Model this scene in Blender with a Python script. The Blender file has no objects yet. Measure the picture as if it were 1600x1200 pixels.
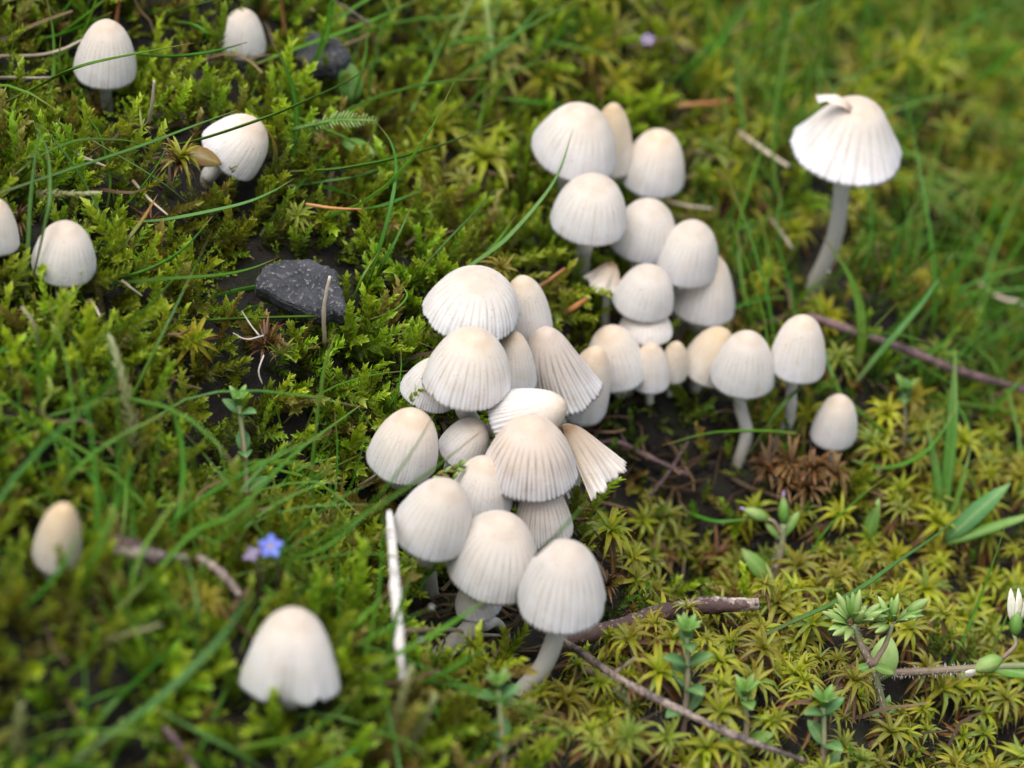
import bpy, math, random
import numpy as np
from mathutils import Vector, Matrix

random.seed(7)
rng = np.random.default_rng(7)
sc = bpy.context.scene
col = sc.collection
R = math.radians

# ------------------------------------------------------------------ camera, world, sun, exposure   (1 unit = 1 cm)
PITCH = R(38)
FOC = 34.0
FW = np.array([0, math.cos(PITCH), -math.sin(PITCH)])
UP = np.array([0, math.sin(PITCH), math.cos(PITCH)])
RT = np.array([1.0, 0, 0])
K = 0.36 / 1600


def ray(px, py):
    return FW + RT * ((px - 800) * K) + UP * ((600 - py) * K)


CAM = -FOC * ray(820, 713)
cd = bpy.data.cameras.new('camera')
cam = bpy.data.objects.new('camera', cd)
col.objects.link(cam)
cam.location = CAM
cam.rotation_euler = (math.pi / 2 - PITCH, 0, 0)
cd.lens = 100
cd.sensor_width = 36
cd.clip_start = 1
cd.clip_end = 1000
cd.dof.use_dof = True
cd.dof.focus_distance = FOC - 1.1
APERTURE_RADIUS = 0.24
cd.dof.aperture_fstop = 0.1 / (2 * APERTURE_RADIUS)
sc.camera = cam

world = bpy.data.worlds.new("World")
sc.world = world
world.use_nodes = True
wn = world.node_tree
sky = wn.nodes.new('ShaderNodeTexSky')
sky.sky_type = 'NISHITA'
sky.sun_disc = False
SUN_EL, SUN_AZ = R(76), R(215)
sky.sun_elevation = SUN_EL
sky.sun_rotation = SUN_AZ
sky.dust_density = 4.0
sky.air_density = 1.0
cloud = wn.nodes.new('ShaderNodeHueSaturation')      # thin overcast: the blue of the sky is mostly washed out
cloud.inputs['Saturation'].default_value = 0.5
wn.links.new(sky.outputs[0], cloud.inputs['Color'])
wn.links.new(cloud.outputs[0], wn.nodes['Background'].inputs[0])
wn.nodes['Background'].inputs[1].default_value = 0.15
sl = bpy.data.lights.new('sun', 'SUN')
sun = bpy.data.objects.new('sun', sl)
col.objects.link(sun)
sl.energy = 1.5
sl.angle = R(55)
sl.color = (1.0, 0.965, 0.92)
sd = Vector((math.sin(SUN_AZ) * math.cos(SUN_EL), math.cos(SUN_AZ) * math.cos(SUN_EL), math.sin(SUN_EL)))
sun.rotation_euler = sd.to_track_quat('Z', 'Y').to_euler()
sun.location = sd * 60
sc.view_settings.view_transform = 'Standard'
sc.view_settings.look = 'None'
sc.view_settings.gamma = 1
sc.view_settings.use_curve_mapping = False
sc.view_settings.exposure = 0.72
sc.render.engine = 'CYCLES'
sc.cycles.use_denoising = True
sc.cycles.max_bounces = 7
sc.cycles.diffuse_bounces = 4
sc.cycles.transmission_bounces = 4
sc.cycles.transparent_max_bounces = 4
sc.cycles.caustics_reflective = False
sc.cycles.caustics_refractive = False

# ------------------------------------------------------------------ ground shape
ALPHA, BETA = 0.8, 1.2
NRM = ALPHA * RT + BETA * UP - FW
GX, GY = -NRM[0] / NRM[2], -NRM[1] / NRM[2]
SUNNORM = NRM / np.linalg.norm(NRM)


def plane_hit(px, py):
    r = ray(px, py)
    d = -(CAM @ NRM) / (r @ NRM)
    return CAM + r * d


_w = np.random.default_rng(3)
WAVES = []
for wl, amp in ((6.5, .22), (4.1, .16), (3.0, .13), (2.1, .09), (1.5, .06), (1.1, .05), (.8, .04), (.6, .03)):
    for _ in range(2):
        a = _w.uniform(0, 2 * math.pi)
        WAVES.append((math.cos(a) * 2 * math.pi / wl, math.sin(a) * 2 * math.pi / wl, _w.uniform(0, 6.28), amp))
PITS = []   # centre x, y, sigma x, sigma y, height
for px, py, sx, sy, hh in ((1035, 725, 1.25, 1.2, -1.6), (800, 930, .9, .8, -.75), (860, 1030, 1.0, .55, -.55), (640, 960, .7, .6, -.2),
                           (1250, 640, 1.2, .8, -.25), (560, 1150, 2.2, 1.0, .45), (500, 330, 2.0, 1.2, .2), (840, 620, 1.6, 1.6, -.45)):
    p = plane_hit(px, py)
    PITS.append((p[0], p[1], sx, sy, hh))


def softclip(v, lim):
    a = np.abs(v)
    return np.where(a > lim, np.sign(v) * (lim + 6 * np.tanh((a - lim) / 6)), v)


def ground(x, y):
    x = np.asarray(x, float)
    y = np.asarray(y, float)
    z = GX * softclip(x, 15) + GY * softclip(y, 25)
    for kx, ky, ph, am in WAVES:
        z = z + am * np.sin(kx * x + ky * y + ph)
    for cx, cy, sx, sy, hh in PITS:
        z = z + hh * np.exp(-((x - cx) / sx) ** 2 / 2 - ((y - cy) / sy) ** 2 / 2)
    return z


def gnormal(x, y, e=0.15):
    dx = (ground(x + e, y) - ground(x - e, y)) / (2 * e)
    dy = (ground(x, y + e) - ground(x, y - e)) / (2 * e)
    n = np.stack([-dx, -dy, np.ones_like(dx)], -1)
    return n / np.linalg.norm(n, axis=-1, keepdims=True)


def at(px, py, lift=0.0):
    """point on the sight line of a pixel that stands `lift` cm above the ground"""
    r = ray(px, py)
    d = np.arange(20, 75, .05)
    P = CAM + r * d[:, None]
    f = P[:, 2] - ground(P[:, 0], P[:, 1]) - lift
    k = int(np.argmax(f < 0))
    if k == 0:
        k = len(d) - 1
    t = f[k - 1] / (f[k - 1] - f[k] + 1e-9)
    return CAM + r * (d[k - 1] + .05 * t)


def rooted(px, py, vis=.45):
    """ground point under the spot where a stem comes out of moss `vis` cm deep"""
    p = at(px, py, vis)
    return np.array([p[0], p[1], float(ground(p[0], p[1]))])


def project(P):
    v = P - CAM
    dp = v @ FW
    return 800 + (v @ RT) / dp / K, 600 - (v @ UP) / dp / K, dp


def vnoise(x, y, seed=0, wl=1.0):
    g = np.random.default_rng(seed)
    s = 0
    for i in range(5):
        a = g.uniform(0, 6.28)
        f = 6.28 / wl * g.uniform(.6, 1.7)
        s = s + np.sin((np.cos(a) * x + np.sin(a) * y) * f + g.uniform(0, 6.28))
    return s / 5 * 1.4


# ------------------------------------------------------------------ helpers
def tag(o, label=None, cat=None, group=None, kind=None):
    if label: o['label'] = label
    if cat: o['category'] = cat
    if group: o['group'] = group
    if kind: o['kind'] = kind
    return o


def empty(name, loc, label=None, cat=None, group=None):
    o = bpy.data.objects.new(name, None)
    o.empty_display_size = .1
    col.objects.link(o)
    o.location = loc
    return tag(o, label, cat, group)


def make_mesh(name, V, F, mat, C=None, smooth=True):
    me = bpy.data.meshes.new(name)
    V = np.asarray(V, np.float32)
    if isinstance(F, np.ndarray):
        n = F.shape[1]
        me.vertices.add(len(V))
        me.vertices.foreach_set('co', V.ravel())
        me.loops.add(F.size)
        me.loops.foreach_set('vertex_index', F.astype(np.int32).ravel())
        me.polygons.add(len(F))
        me.polygons.foreach_set('loop_start', np.arange(0, F.size, n, dtype=np.int32))
        me.update(calc_edges=True)
    else:
        me.from_pydata([tuple(v) for v in V], [], [tuple(f) for f in F])
    me.polygons.foreach_set('use_smooth', np.full(len(me.polygons), smooth))
    if C is not None:
        C = np.asarray(C, np.float32)
        ca = me.color_attributes.new('Col', 'FLOAT_COLOR', 'POINT')
        ca.data.foreach_set('color', np.concatenate([C, np.ones((len(C), 1), np.float32)], 1).ravel())
    me.materials.append(mat)
    me.update()
    return me


def link(name, me, parent=None, loc=None):
    o = bpy.data.objects.new(name, me)
    col.objects.link(o)
    if parent is not None: o.parent = parent
    if loc is not None: o.location = loc
    return o


def grid_faces(nr, nc, close=False):
    F = []
    a = np.arange(nr - 1)[:, None] * nc
    b = np.arange(nc if close else nc - 1)[None, :]
    b2 = (b + 1) % nc
    F = np.stack([a + b, a + b2, a + nc + b2, a + nc + b], -1).reshape(-1, 4)
    return F


def smooth_path(P, n):
    P = np.asarray(P, float)
    if len(P) == 2:
        t = np.linspace(0, 1, n)[:, None]
        return P[0] * (1 - t) + P[1] * t
    Q = np.vstack([2 * P[0] - P[1], P, 2 * P[-1] - P[-2]])
    out = []
    seg = len(P) - 1
    for u in np.linspace(0, seg - 1e-6, n):
        i = int(u)
        t = u - i
        p0, p1, p2, p3 = Q[i], Q[i + 1], Q[i + 2], Q[i + 3]
        out.append(.5 * ((2 * p1) + (-p0 + p2) * t + (2 * p0 - 5 * p1 + 4 * p2 - p3) * t * t + (-p0 + 3 * p1 - 3 * p2 + p3) * t ** 3))
    return np.array(out)


def frames(P, ref=(0, 0, 1.0)):
    T = np.gradient(P, axis=0)
    T /= np.linalg.norm(T, axis=1, keepdims=True) + 1e-9
    S = np.cross(T, np.array(ref))
    l = np.linalg.norm(S, axis=1, keepdims=True)
    S = np.where(l < .05, np.array([[1.0, 0, 0]]), S / (l + 1e-9))
    for i in range(1, len(S)):
        if S[i] @ S[i - 1] < 0: S[i] = -S[i]
    S = S - (S * T).sum(1, keepdims=True) * T
    S /= np.linalg.norm(S, axis=1, keepdims=True) + 1e-9
    N = np.cross(S, T)
    return T, S, N


def tube(P, rad, n=8, rough=0.0, seed=0):
    """closed tube; Col.r runs along it, Col.g around it"""
    T, S, N = frames(P)
    g = np.random.default_rng(seed)
    rad = np.broadcast_to(np.asarray(rad, float), (len(P),))
    V, C = [], []
    for i in range(len(P)):
        for j in range(n):
            a = 2 * math.pi * j / n
            q = rad[i] * (1 + rough * g.normal())
            V.append(P[i] + (S[i] * math.cos(a) + N[i] * math.sin(a)) * q)
            C.append((i / (len(P) - 1), j / n, .5))
    F = [tuple(f) for f in grid_faces(len(P), n, True)]
    V.append(P[0]); C.append((0, 0, .5)); V.append(P[-1]); C.append((1, 0, .5))
    a, b = len(V) - 2, len(V) - 1
    for j in range(n):
        F.append((a, (j + 1) % n, j))
        F.append((b, (len(P) - 1) * n + j, (len(P) - 1) * n + (j + 1) % n))
    return np.array(V), F, np.array(C)


def blade_mesh(P, width, fold=.35, twist=0.0, tipfrac=.5, rnd=.5, rootfrac=.75):
    """grass blade: a keeled, tapering strip with real thickness"""
    T, S, N = frames(P)
    n = len(P)
    V, C = [], []
    for i in range(n):
        t = i / (n - 1)
        w = width * .5 * (rootfrac + (1 - rootfrac) * min(1, t * 4)) * (1 if t < tipfrac else max(.06, (1 - (t - tipfrac) / (1 - tipfrac)) ** .75))
        a = twist * t
        s = S[i] * math.cos(a) + N[i] * math.sin(a)
        m = N[i] * math.cos(a) - S[i] * math.sin(a)
        th = w * .22 + .004
        for off in (s * w, s * w * .5 - m * (w * fold * .45), -m * (w * fold + th), -s * w * .5 - m * (w * fold * .45), -s * w, -s * w * .5 + m * (th * 1.0 - w * fold * .2), -m * w * fold * .5 + m * th * .4, s * w * .5 + m * (th * 1.0 - w * fold * .2)):
            V.append(P[i] + off)
            C.append((t, rnd, .5))
    F = [tuple(f) for f in grid_faces(n, 8, True)]
    F.append(tuple(range(7, -1, -1)))
    F.append(tuple((n - 1) * 8 + j for j in range(8)))
    return np.array(V), F, np.array(C)


def leaf_strip(path, widths, fold=.3, rnd=.5, up=(0, 0, 1.0), cup=0):
    """thin folded leaf as triangles; path Nx3"""
    P = np.asarray(path, float)
    T, S, N = frames(P, up)
    V, C = [], []
    n = len(P)
    for i in range(n):
        w = widths[i]
        V += [P[i] - S[i] * w + N[i] * w * fold, P[i], P[i] + S[i] * w + N[i] * w * fold]
        C += [(i / (n - 1), rnd, 0), (i / (n - 1), rnd, 1), (i / (n - 1), rnd, 0)]
    F = []
    for i in range(n - 1):
        a = i * 3
        for k in (0, 1):
            F.append((a + k, a + k + 1, a + 3 + k + 1))
            F.append((a + k, a + 3 + k + 1, a + 3 + k))
    return np.array(V), np.array(F), np.array(C, float)


def join(parts):
    V, F, C, o = [], [], [], 0
    for v, f, c in parts:
        V.append(v); F.append(np.asarray(f) + o); C.append(c); o += len(v)
    return np.vstack(V), np.vstack(F), np.vstack(C)


def rotz(a):
    c, s = math.cos(a), math.sin(a)
    return np.array([[c, -s, 0], [s, c, 0], [0, 0, 1.0]])


def roty(a):
    c, s = math.cos(a), math.sin(a)
    return np.array([[c, 0, s], [0, 1.0, 0], [-s, 0, c]])


def align(d, spin=0.0):
    """matrix whose z axis is d"""
    d = np.asarray(d, float); d = d / np.linalg.norm(d)
    x = np.cross([0, 1.0, 0], d)
    if np.linalg.norm(x) < .05: x = np.cross([1.0, 0, 0], d)
    x /= np.linalg.norm(x)
    y = np.cross(d, x)
    return np.stack([x, y, d], 1) @ rotz(spin)


# ------------------------------------------------------------------ materials
def newmat(name):
    m = bpy.data.materials.new(name)
    m.use_nodes = True
    nt = m.node_tree
    b = nt.nodes['Principled BSDF']
    return m, nt, b


def ramp(nt, fac, stops):
    r = nt.nodes.new('ShaderNodeValToRGB')
    e = r.color_ramp.elements
    while len(e) < len(stops): e.new(.5)
    for k, (p, c) in enumerate(stops):
        e[k].position = p
        e[k].color = (*c, 1)
    nt.links.new(fac, r.inputs[0])
    return r.outputs[0]


def mixc(nt, fac, a, b, mode='MIX'):
    m = nt.nodes.new('ShaderNodeMix')
    m.data_type = 'RGBA'
    m.blend_type = mode
    for sock, v in ((m.inputs[0], fac), (m.inputs[6], a), (m.inputs[7], b)):
        if isinstance(v, (int, float)): sock.default_value = v
        elif isinstance(v, tuple): sock.default_value = (*v, 1)
        else: nt.links.new(v, sock)
    return m.outputs[2]


def math_n(nt, op, a, b=0.0, c=0.0):
    m = nt.nodes.new('ShaderNodeMath')
    m.operation = op
    for s, v in zip(m.inputs, (a, b, c)):
        if isinstance(v, (int, float)): s.default_value = v
        else: nt.links.new(v, s)
    return m.outputs[0]


def noise(nt, scale, detail=3, rough=.5, vec=None):
    n = nt.nodes.new('ShaderNodeTexNoise')
    n.inputs['Scale'].default_value = scale
    n.inputs['Detail'].default_value = detail
    n.inputs['Roughness'].default_value = rough
    if vec is None:
        tc = nt.nodes.new('ShaderNodeNewGeometry')
        vec = tc.outputs['Position']
    nt.links.new(vec, n.inputs['Vector'])
    return n.outputs['Fac']


def bump(nt, b, h, strength=.3, dist=.02):
    n = nt.nodes.new('ShaderNodeBump')
    n.inputs['Strength'].default_value = strength
    n.inputs['Distance'].default_value = dist
    nt.links.new(h, n.inputs['Height'])
    nt.links.new(n.outputs[0], b.inputs['Normal'])


def attr(nt):
    a = nt.nodes.new('ShaderNodeAttribute')
    a.attribute_name = 'Col'
    s = nt.nodes.new('ShaderNodeSeparateColor')
    nt.links.new(a.outputs['Color'], s.inputs[0])
    return s.outputs


def leaf_mat(name, stops, transl=.35, rough=.45, alt=None, altfac=.8, vary=.5, hue=.03, spec=.35, patch=None):
    """stops run along the leaf (Col.r); Col.g is the plant's own random number, alt the colour of some plants"""
    m, nt, b = newmat(name)
    s = attr(nt)
    oi = nt.nodes.new('ShaderNodeObjectInfo')
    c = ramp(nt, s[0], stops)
    rnd = math_n(nt, 'FRACT', math_n(nt, 'ADD', s[1], oi.outputs['Random']))
    if alt:
        ac = ramp(nt, s[0], alt)
        f = math_n(nt, 'GREATER_THAN', rnd, altfac)
        c = mixc(nt, f, c, ac)
    if patch:
        pn = noise(nt, patch[1], 2)
        f = ramp(nt, pn, [(.45, (0, 0, 0)), (.62, (1, 1, 1))])
        c = mixc(nt, f, c, mixc(nt, .6, c, patch[0]))
    mott = ramp(nt, noise(nt, 11, 4, .65), [(.35, (.70, .66, .55)), (.55, (1, 1, 1)), (.75, (1.0, 1.0, 1.0))])
    c = mixc(nt, .45, c, mott, 'MULTIPLY')                   # blotches and faded patches
    rib = math_n(nt, 'POWER', s[2], 7.0)
    c = mixc(nt, math_n(nt, 'MULTIPLY', rib, .35), c, (.42, .46, .22))    # pale midrib
    hs = nt.nodes.new('ShaderNodeHueSaturation')
    nt.links.new(c, hs.inputs['Color'])
    nt.links.new(math_n(nt, 'MULTIPLY_ADD', rnd, vary, 1 - vary / 2), hs.inputs['Value'])
    r2 = math_n(nt, 'FRACT', math_n(nt, 'MULTIPLY', rnd, 7.31))
    nt.links.new(math_n(nt, 'MULTIPLY_ADD', r2, hue * 2, .5 - hue), hs.inputs['Hue'])
    nt.links.new(hs.outputs[0], b.inputs['Base Color'])
    b.inputs['Roughness'].default_value = rough
    b.inputs['Specular IOR Level'].default_value = spec
    tr = nt.nodes.new('ShaderNodeBsdfTranslucent')
    br = mixc(nt, 1.0, hs.outputs[0], (1.5, 1.35, .7), 'MULTIPLY')
    nt.links.new(br, tr.inputs[0])
    mx = nt.nodes.new('ShaderNodeMixShader')
    mx.inputs[0].default_value = transl
    nt.links.new(b.outputs[0], mx.inputs[1])
    nt.links.new(tr.outputs[0], mx.inputs[2])
    nt.links.new(mx.outputs[0], nt.nodes['Material Output'].inputs[0])
    return m


def cap_mat(name, disc, mid, rim, groove, gs):
    m, nt, b = newmat(name)
    s = attr(nt)
    oi = nt.nodes.new('ShaderNodeObjectInfo')
    tc = nt.nodes.new('ShaderNodeTexCoord')
    ns = noise(nt, 2.6, 4, .6, tc.outputs['Object'])
    fac = math_n(nt, 'ADD', s[0], math_n(nt, 'MULTIPLY_ADD', ns, .3, -.15))
    c = ramp(nt, fac, [(0, disc), (.07, disc), (.17, tuple((a * .55 + b_ * .45) for a, b_ in zip(disc, mid))), (.42, mid), (.92, rim)])
    stain = ramp(nt, noise(nt, 5, 3, .6, tc.outputs['Object']), [(.48, (0, 0, 0)), (.68, (1, 1, 1))])
    c = mixc(nt, math_n(nt, 'MULTIPLY', stain, .35), c, tuple(x * y for x, y in zip(mid, (.93, .85, .75))))
    g = math_n(nt, 'MULTIPLY', s[1], gs)
    c = mixc(nt, g, c, groove)
    sp_ = ramp(nt, noise(nt, 30, 2, .5, tc.outputs['Object']), [(.64, (0, 0, 0)), (.70, (.5, .5, .5))])
    c = mixc(nt, sp_, c, (.40, .32, .22))
    hs = nt.nodes.new('ShaderNodeHueSaturation')
    nt.links.new(c, hs.inputs['Color'])
    nt.links.new(math_n(nt, 'MULTIPLY_ADD', oi.outputs['Random'], .14, .88), hs.inputs['Value'])
    nt.links.new(math_n(nt, 'MULTIPLY_ADD', oi.outputs['Random'], .5, .75), hs.inputs['Saturation'])
    nt.links.new(hs.outputs[0], b.inputs['Base Color'])
    b.inputs['Roughness'].default_value = .62
    b.inputs['Specular IOR Level'].default_value = .3
    b.inputs['Subsurface Weight'].default_value = .45
    b.inputs['Subsurface Radius'].default_value = (1, .8, .6)
    b.inputs['Subsurface Scale'].default_value = .03
    fine = noise(nt, 42, 3, .7, tc.outputs['Object'])
    bump(nt, b, fine, .35, .012)
    return m


M = {}
M['cap'] = cap_mat('cap_cream', (.56, .46, .36), (.735, .69, .635), (.765, .77, .80), (.40, .32, .24), .75)
M['cap_grey'] = cap_mat('cap_greyish', (.52, .44, .37), (.67, .60, .54), (.78, .77, .78), (.20, .15, .12), .95)
M['cap_tan'] = cap_mat('cap_tan', (.52, .41, .28), (.68, .59, .47), (.76, .73, .69), (.42, .32, .22), .5)
M['cap_brown'] = cap_mat('cap_withered', (.27, .17, .09), (.56, .47, .38), (.76, .72, .67), (.25, .16, .1), .6)

m, nt, b = newmat('stem_flesh')
s = attr(nt)
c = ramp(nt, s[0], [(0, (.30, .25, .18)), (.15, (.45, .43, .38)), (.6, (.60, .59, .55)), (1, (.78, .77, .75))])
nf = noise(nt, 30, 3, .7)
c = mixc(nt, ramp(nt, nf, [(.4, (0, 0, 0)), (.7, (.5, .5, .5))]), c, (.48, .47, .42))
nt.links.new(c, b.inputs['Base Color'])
b.inputs['Roughness'].default_value = .5
b.inputs['Subsurface Weight'].default_value = .35
b.inputs['Subsurface Radius'].default_value = (1, .9, .7)
b.inputs['Subsurface Scale'].default_value = .08
bump(nt, b, nf, .4, .012)
M['stem'] = m

m, nt, b = newmat('gill_flesh')
b.inputs['Base Color'].default_value = (.50, .45, .41, 1)
b.inputs['Roughness'].default_value = .8
M['gills'] = m

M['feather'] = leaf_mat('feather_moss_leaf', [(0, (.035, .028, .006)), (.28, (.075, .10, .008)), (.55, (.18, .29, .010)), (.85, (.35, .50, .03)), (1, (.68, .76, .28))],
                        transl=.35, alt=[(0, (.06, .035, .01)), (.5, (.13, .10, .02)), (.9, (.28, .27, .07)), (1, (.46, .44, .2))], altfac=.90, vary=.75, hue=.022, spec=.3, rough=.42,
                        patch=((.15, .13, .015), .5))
M['star'] = leaf_mat('star_moss_leaf', [(0, (.24, .31, .008)), (.35, (.38, .42, .010)), (.7, (.34, .34, .012)), (.9, (.25, .19, .03)), (.93, (.60, .58, .5)), (1, (.65, .63, .58))],
                     transl=.33, alt=[(0, (.13, .20, .02)), (.6, (.20, .25, .03)), (.92, (.22, .2, .05)), (1, (.6, .6, .5))], altfac=.62, vary=.6, hue=.022, rough=.42, patch=((.20, .14, .02), .9))
M['star_brown'] = leaf_mat('old_star_moss_leaf', [(0, (.05, .022, .008)), (.5, (.13, .055, .014)), (.85, (.22, .11, .03)), (1, (.5, .42, .33))], transl=.2, vary=.6, hue=.015)
M['shortmoss'] = leaf_mat('short_moss_leaf', [(0, (.03, .03, .006)), (.4, (.055, .10, .007)), (.8, (.11, .21, .010)), (1, (.26, .38, .04))], transl=.35,
                          alt=[(0, (.05, .03, .01)), (.6, (.16, .12, .02)), (1, (.3, .24, .05))], altfac=.8, vary=.7, hue=.03, patch=((.20, .24, .02), .8))
M['grass'] = leaf_mat('grass_blade', [(0, (.16, .17, .05)), (.15, (.08, .19, .015)), (.7, (.07, .22, .015)), (.86, (.11, .24, .03)), (1, (.36, .22, .08))],
                      transl=.3, vary=.45, hue=.02, rough=.4, spec=.25)
M['grass_blue'] = leaf_mat('bluish_grass_blade', [(0, (.13, .15, .06)), (.3, (.08, .19, .035)), (.9, (.085, .21, .045)), (1, (.28, .24, .12))], transl=.25, vary=.35, hue=.015, rough=.45, spec=.25)
M['grass_dry'] = leaf_mat('yellowing_grass_blade', [(0, (.08, .15, .03)), (.45, (.16, .19, .03)), (.7, (.36, .20, .04)), (1, (.45, .22, .08))], transl=.2, vary=.3, hue=.01)
M['straw'] = leaf_mat('dry_straw', [(0, (.22, .16, .10)), (.5, (.50, .42, .32)), (1, (.58, .50, .40))], transl=.08, vary=.5, hue=.012, rough=.6)
M['orange'] = leaf_mat('rusty_dry_leaf', [(0, (.34, .20, .08)), (.5, (.48, .22, .07)), (1, (.36, .14, .06))], transl=.15, vary=.4, hue=.01, rough=.5)
M['herb'] = leaf_mat('herb_leaf', [(0, (.10, .21, .035)), (.6, (.14, .30, .05)), (1, (.26, .38, .12))], transl=.25, vary=.35, hue=.012, rough=.5, spec=.3)
M['herb_dark'] = leaf_mat('dark_herb_leaf', [(0, (.07, .17, .05)), (.7, (.09, .23, .065)), (1, (.18, .30, .10))], transl=.22, vary=.3, hue=.01, rough=.55)
M['herb_pale'] = leaf_mat('pale_herb_leaf', [(0, (.16, .30, .06)), (1, (.38, .50, .18))], transl=.25, vary=.25, hue=.01, rough=.5)
M['herb_stem'] = leaf_mat('herb_stem', [(0, (.20, .13, .10)), (.5, (.24, .19, .13)), (1, (.2, .27, .11))], transl=.05, vary=.2, hue=.01, rough=.55)
M['petal'] = leaf_mat('blue_petal', [(0, (.45, .45, .80)), (.3, (.16, .22, .78)), (1, (.20, .30, .85))], transl=.3, vary=.1, hue=.01)
M['lilac'] = leaf_mat('lilac_petal', [(0, (.35, .28, .42)), (1, (.40, .30, .62))], transl=.3, vary=.1, hue=.01)
M['white_petal'] = leaf_mat('white_petal', [(0, (.6, .62, .5)), (1, (.80, .78, .76))], transl=.3, vary=.1, hue=.01)
M['yellow'] = leaf_mat('yellow_eye', [(0, (.7, .5, .08)), (1, (.75, .55, .1))], transl=.1, vary=.1, hue=.01)
M['pod'] = leaf_mat('brown_pod', [(0, (.22, .13, .04)), (1, (.28, .17, .05))], transl=.25, vary=.1, hue=.01, rough=.3)
M['fibre'] = leaf_mat('dead_fibre', [(0, (.04, .025, .012)), (1, (.12, .075, .035))], transl=.0, vary=1.1, hue=.01, rough=.7)
M['hair'] = leaf_mat('white_hair', [(0, (.4, .36, .3)), (1, (.75, .73, .7))], transl=.2, vary=.1, hue=.01)

m, nt, b = newmat('soil')
n1 = noise(nt, 1.2, 5, .6)
n2 = noise(nt, 9, 5, .7)
c = ramp(nt, n1, [(.3, (.008, .006, .004)), (.5, (.015, .011, .007)), (.62, (.018, .024, .005)), (.8, (.03, .045, .007))])
c = mixc(nt, math_n(nt, 'MULTIPLY', n2, .6), c, (.012, .008, .006))
nt.links.new(c, b.inputs['Base Color'])
b.inputs['Roughness'].default_value = .9
bump(nt, b, n2, .9, .15)
M['soil'] = m

m, nt, b = newmat('slate')
tc = nt.nodes.new('ShaderNodeTexCoord')
n1 = noise(nt, 3, 5, .65, tc.outputs['Object'])
n2 = noise(nt, 22, 4, .7, tc.outputs['Object'])
c = ramp(nt, n1, [(.3, (.014, .015, .019)), (.5, (.036, .038, .046)), (.7, (.075, .075, .085))])
c = mixc(nt, ramp(nt, n2, [(.56, (0, 0, 0)), (.66, (.9, .9, .9))]), c, (.24, .23, .22))
nt.links.new(c, b.inputs['Base Color'])
b.inputs['Roughness'].default_value = .55
hh = math_n(nt, 'ADD', math_n(nt, 'MULTIPLY', n2, .4), n1)
bump(nt, b, hh, 1.0, .12)
M['rock'] = m


def bark_mat(name, pale, dark, thr=.5, sc_=(2, 2, 14)):
    m, nt, b = newmat(name)
    a = nt.nodes.new('ShaderNodeAttribute'); a.attribute_name = 'Col'
    mp = nt.nodes.new('ShaderNodeMapping'); mp.inputs['Scale'].default_value = sc_
    tc = nt.nodes.new('ShaderNodeTexCoord')
    nt.links.new(tc.outputs['Object'], mp.inputs[0])
    n1 = noise(nt, 1.5, 5, .7, mp.outputs[0])
    n2 = noise(nt, 18, 3, .7, tc.outputs['Object'])
    f = ramp(nt, math_n(nt, 'ADD', math_n(nt, 'MULTIPLY', n1, .7), math_n(nt, 'MULTIPLY', n2, .3)), [(thr - .06, (0, 0, 0)), (thr + .06, (1, 1, 1))])
    c = mixc(nt, f, dark, pale)
    nt.links.new(c, b.inputs['Base Color'])
    b.inputs['Roughness'].default_value = .7
    bump(nt, b, n2, .5, .03)
    return m


M['birch'] = bark_mat('bleached_bark', (.66, .62, .58), (.10, .085, .08), .44, (2, 2, 1.2))
M['branch'] = bark_mat('peeling_bark', (.62, .52, .44), (.06, .032, .028), .56, (.5, 1.2, 2.6))
M['twig'] = bark_mat('twig_bark', (.30, .23, .19), (.07, .05, .045), .5, (3, 3, 3))
M['twig_purple'] = bark_mat('purplish_bark', (.17, .10, .10), (.06, .035, .035), .5, (3, 3, 3))

# ------------------------------------------------------------------ ground sheet
def axis_samples(lo, hi, step, far):
    mid = np.arange(lo, hi, step)
    out = []
    s, v = step, 0
    while v < far:
        s *= 1.25; v += s; out.append(v)
    return np.concatenate([lo - np.array(out)[::-1], mid, mid[-1] + np.array(out)])


gx = axis_samples(-15, 17, .17, 90)
gy = axis_samples(-13, 26, .17, 120)
X, Y = np.meshgrid(gx, gy)
Z = ground(X, Y)
soil = link('ground', make_mesh('ground', np.stack([X, Y, Z], -1).reshape(-1, 3), grid_faces(len(gy), len(gx)), M['soil']))
tag(soil, 'dark soil under the moss', kind='structure')

# ------------------------------------------------------------------ where the mushrooms stand
G1 = 'mushrooms of the dense central cluster'
G2 = 'mushrooms of the upper right cluster'
G3 = 'single mushrooms scattered in the moss'
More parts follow.
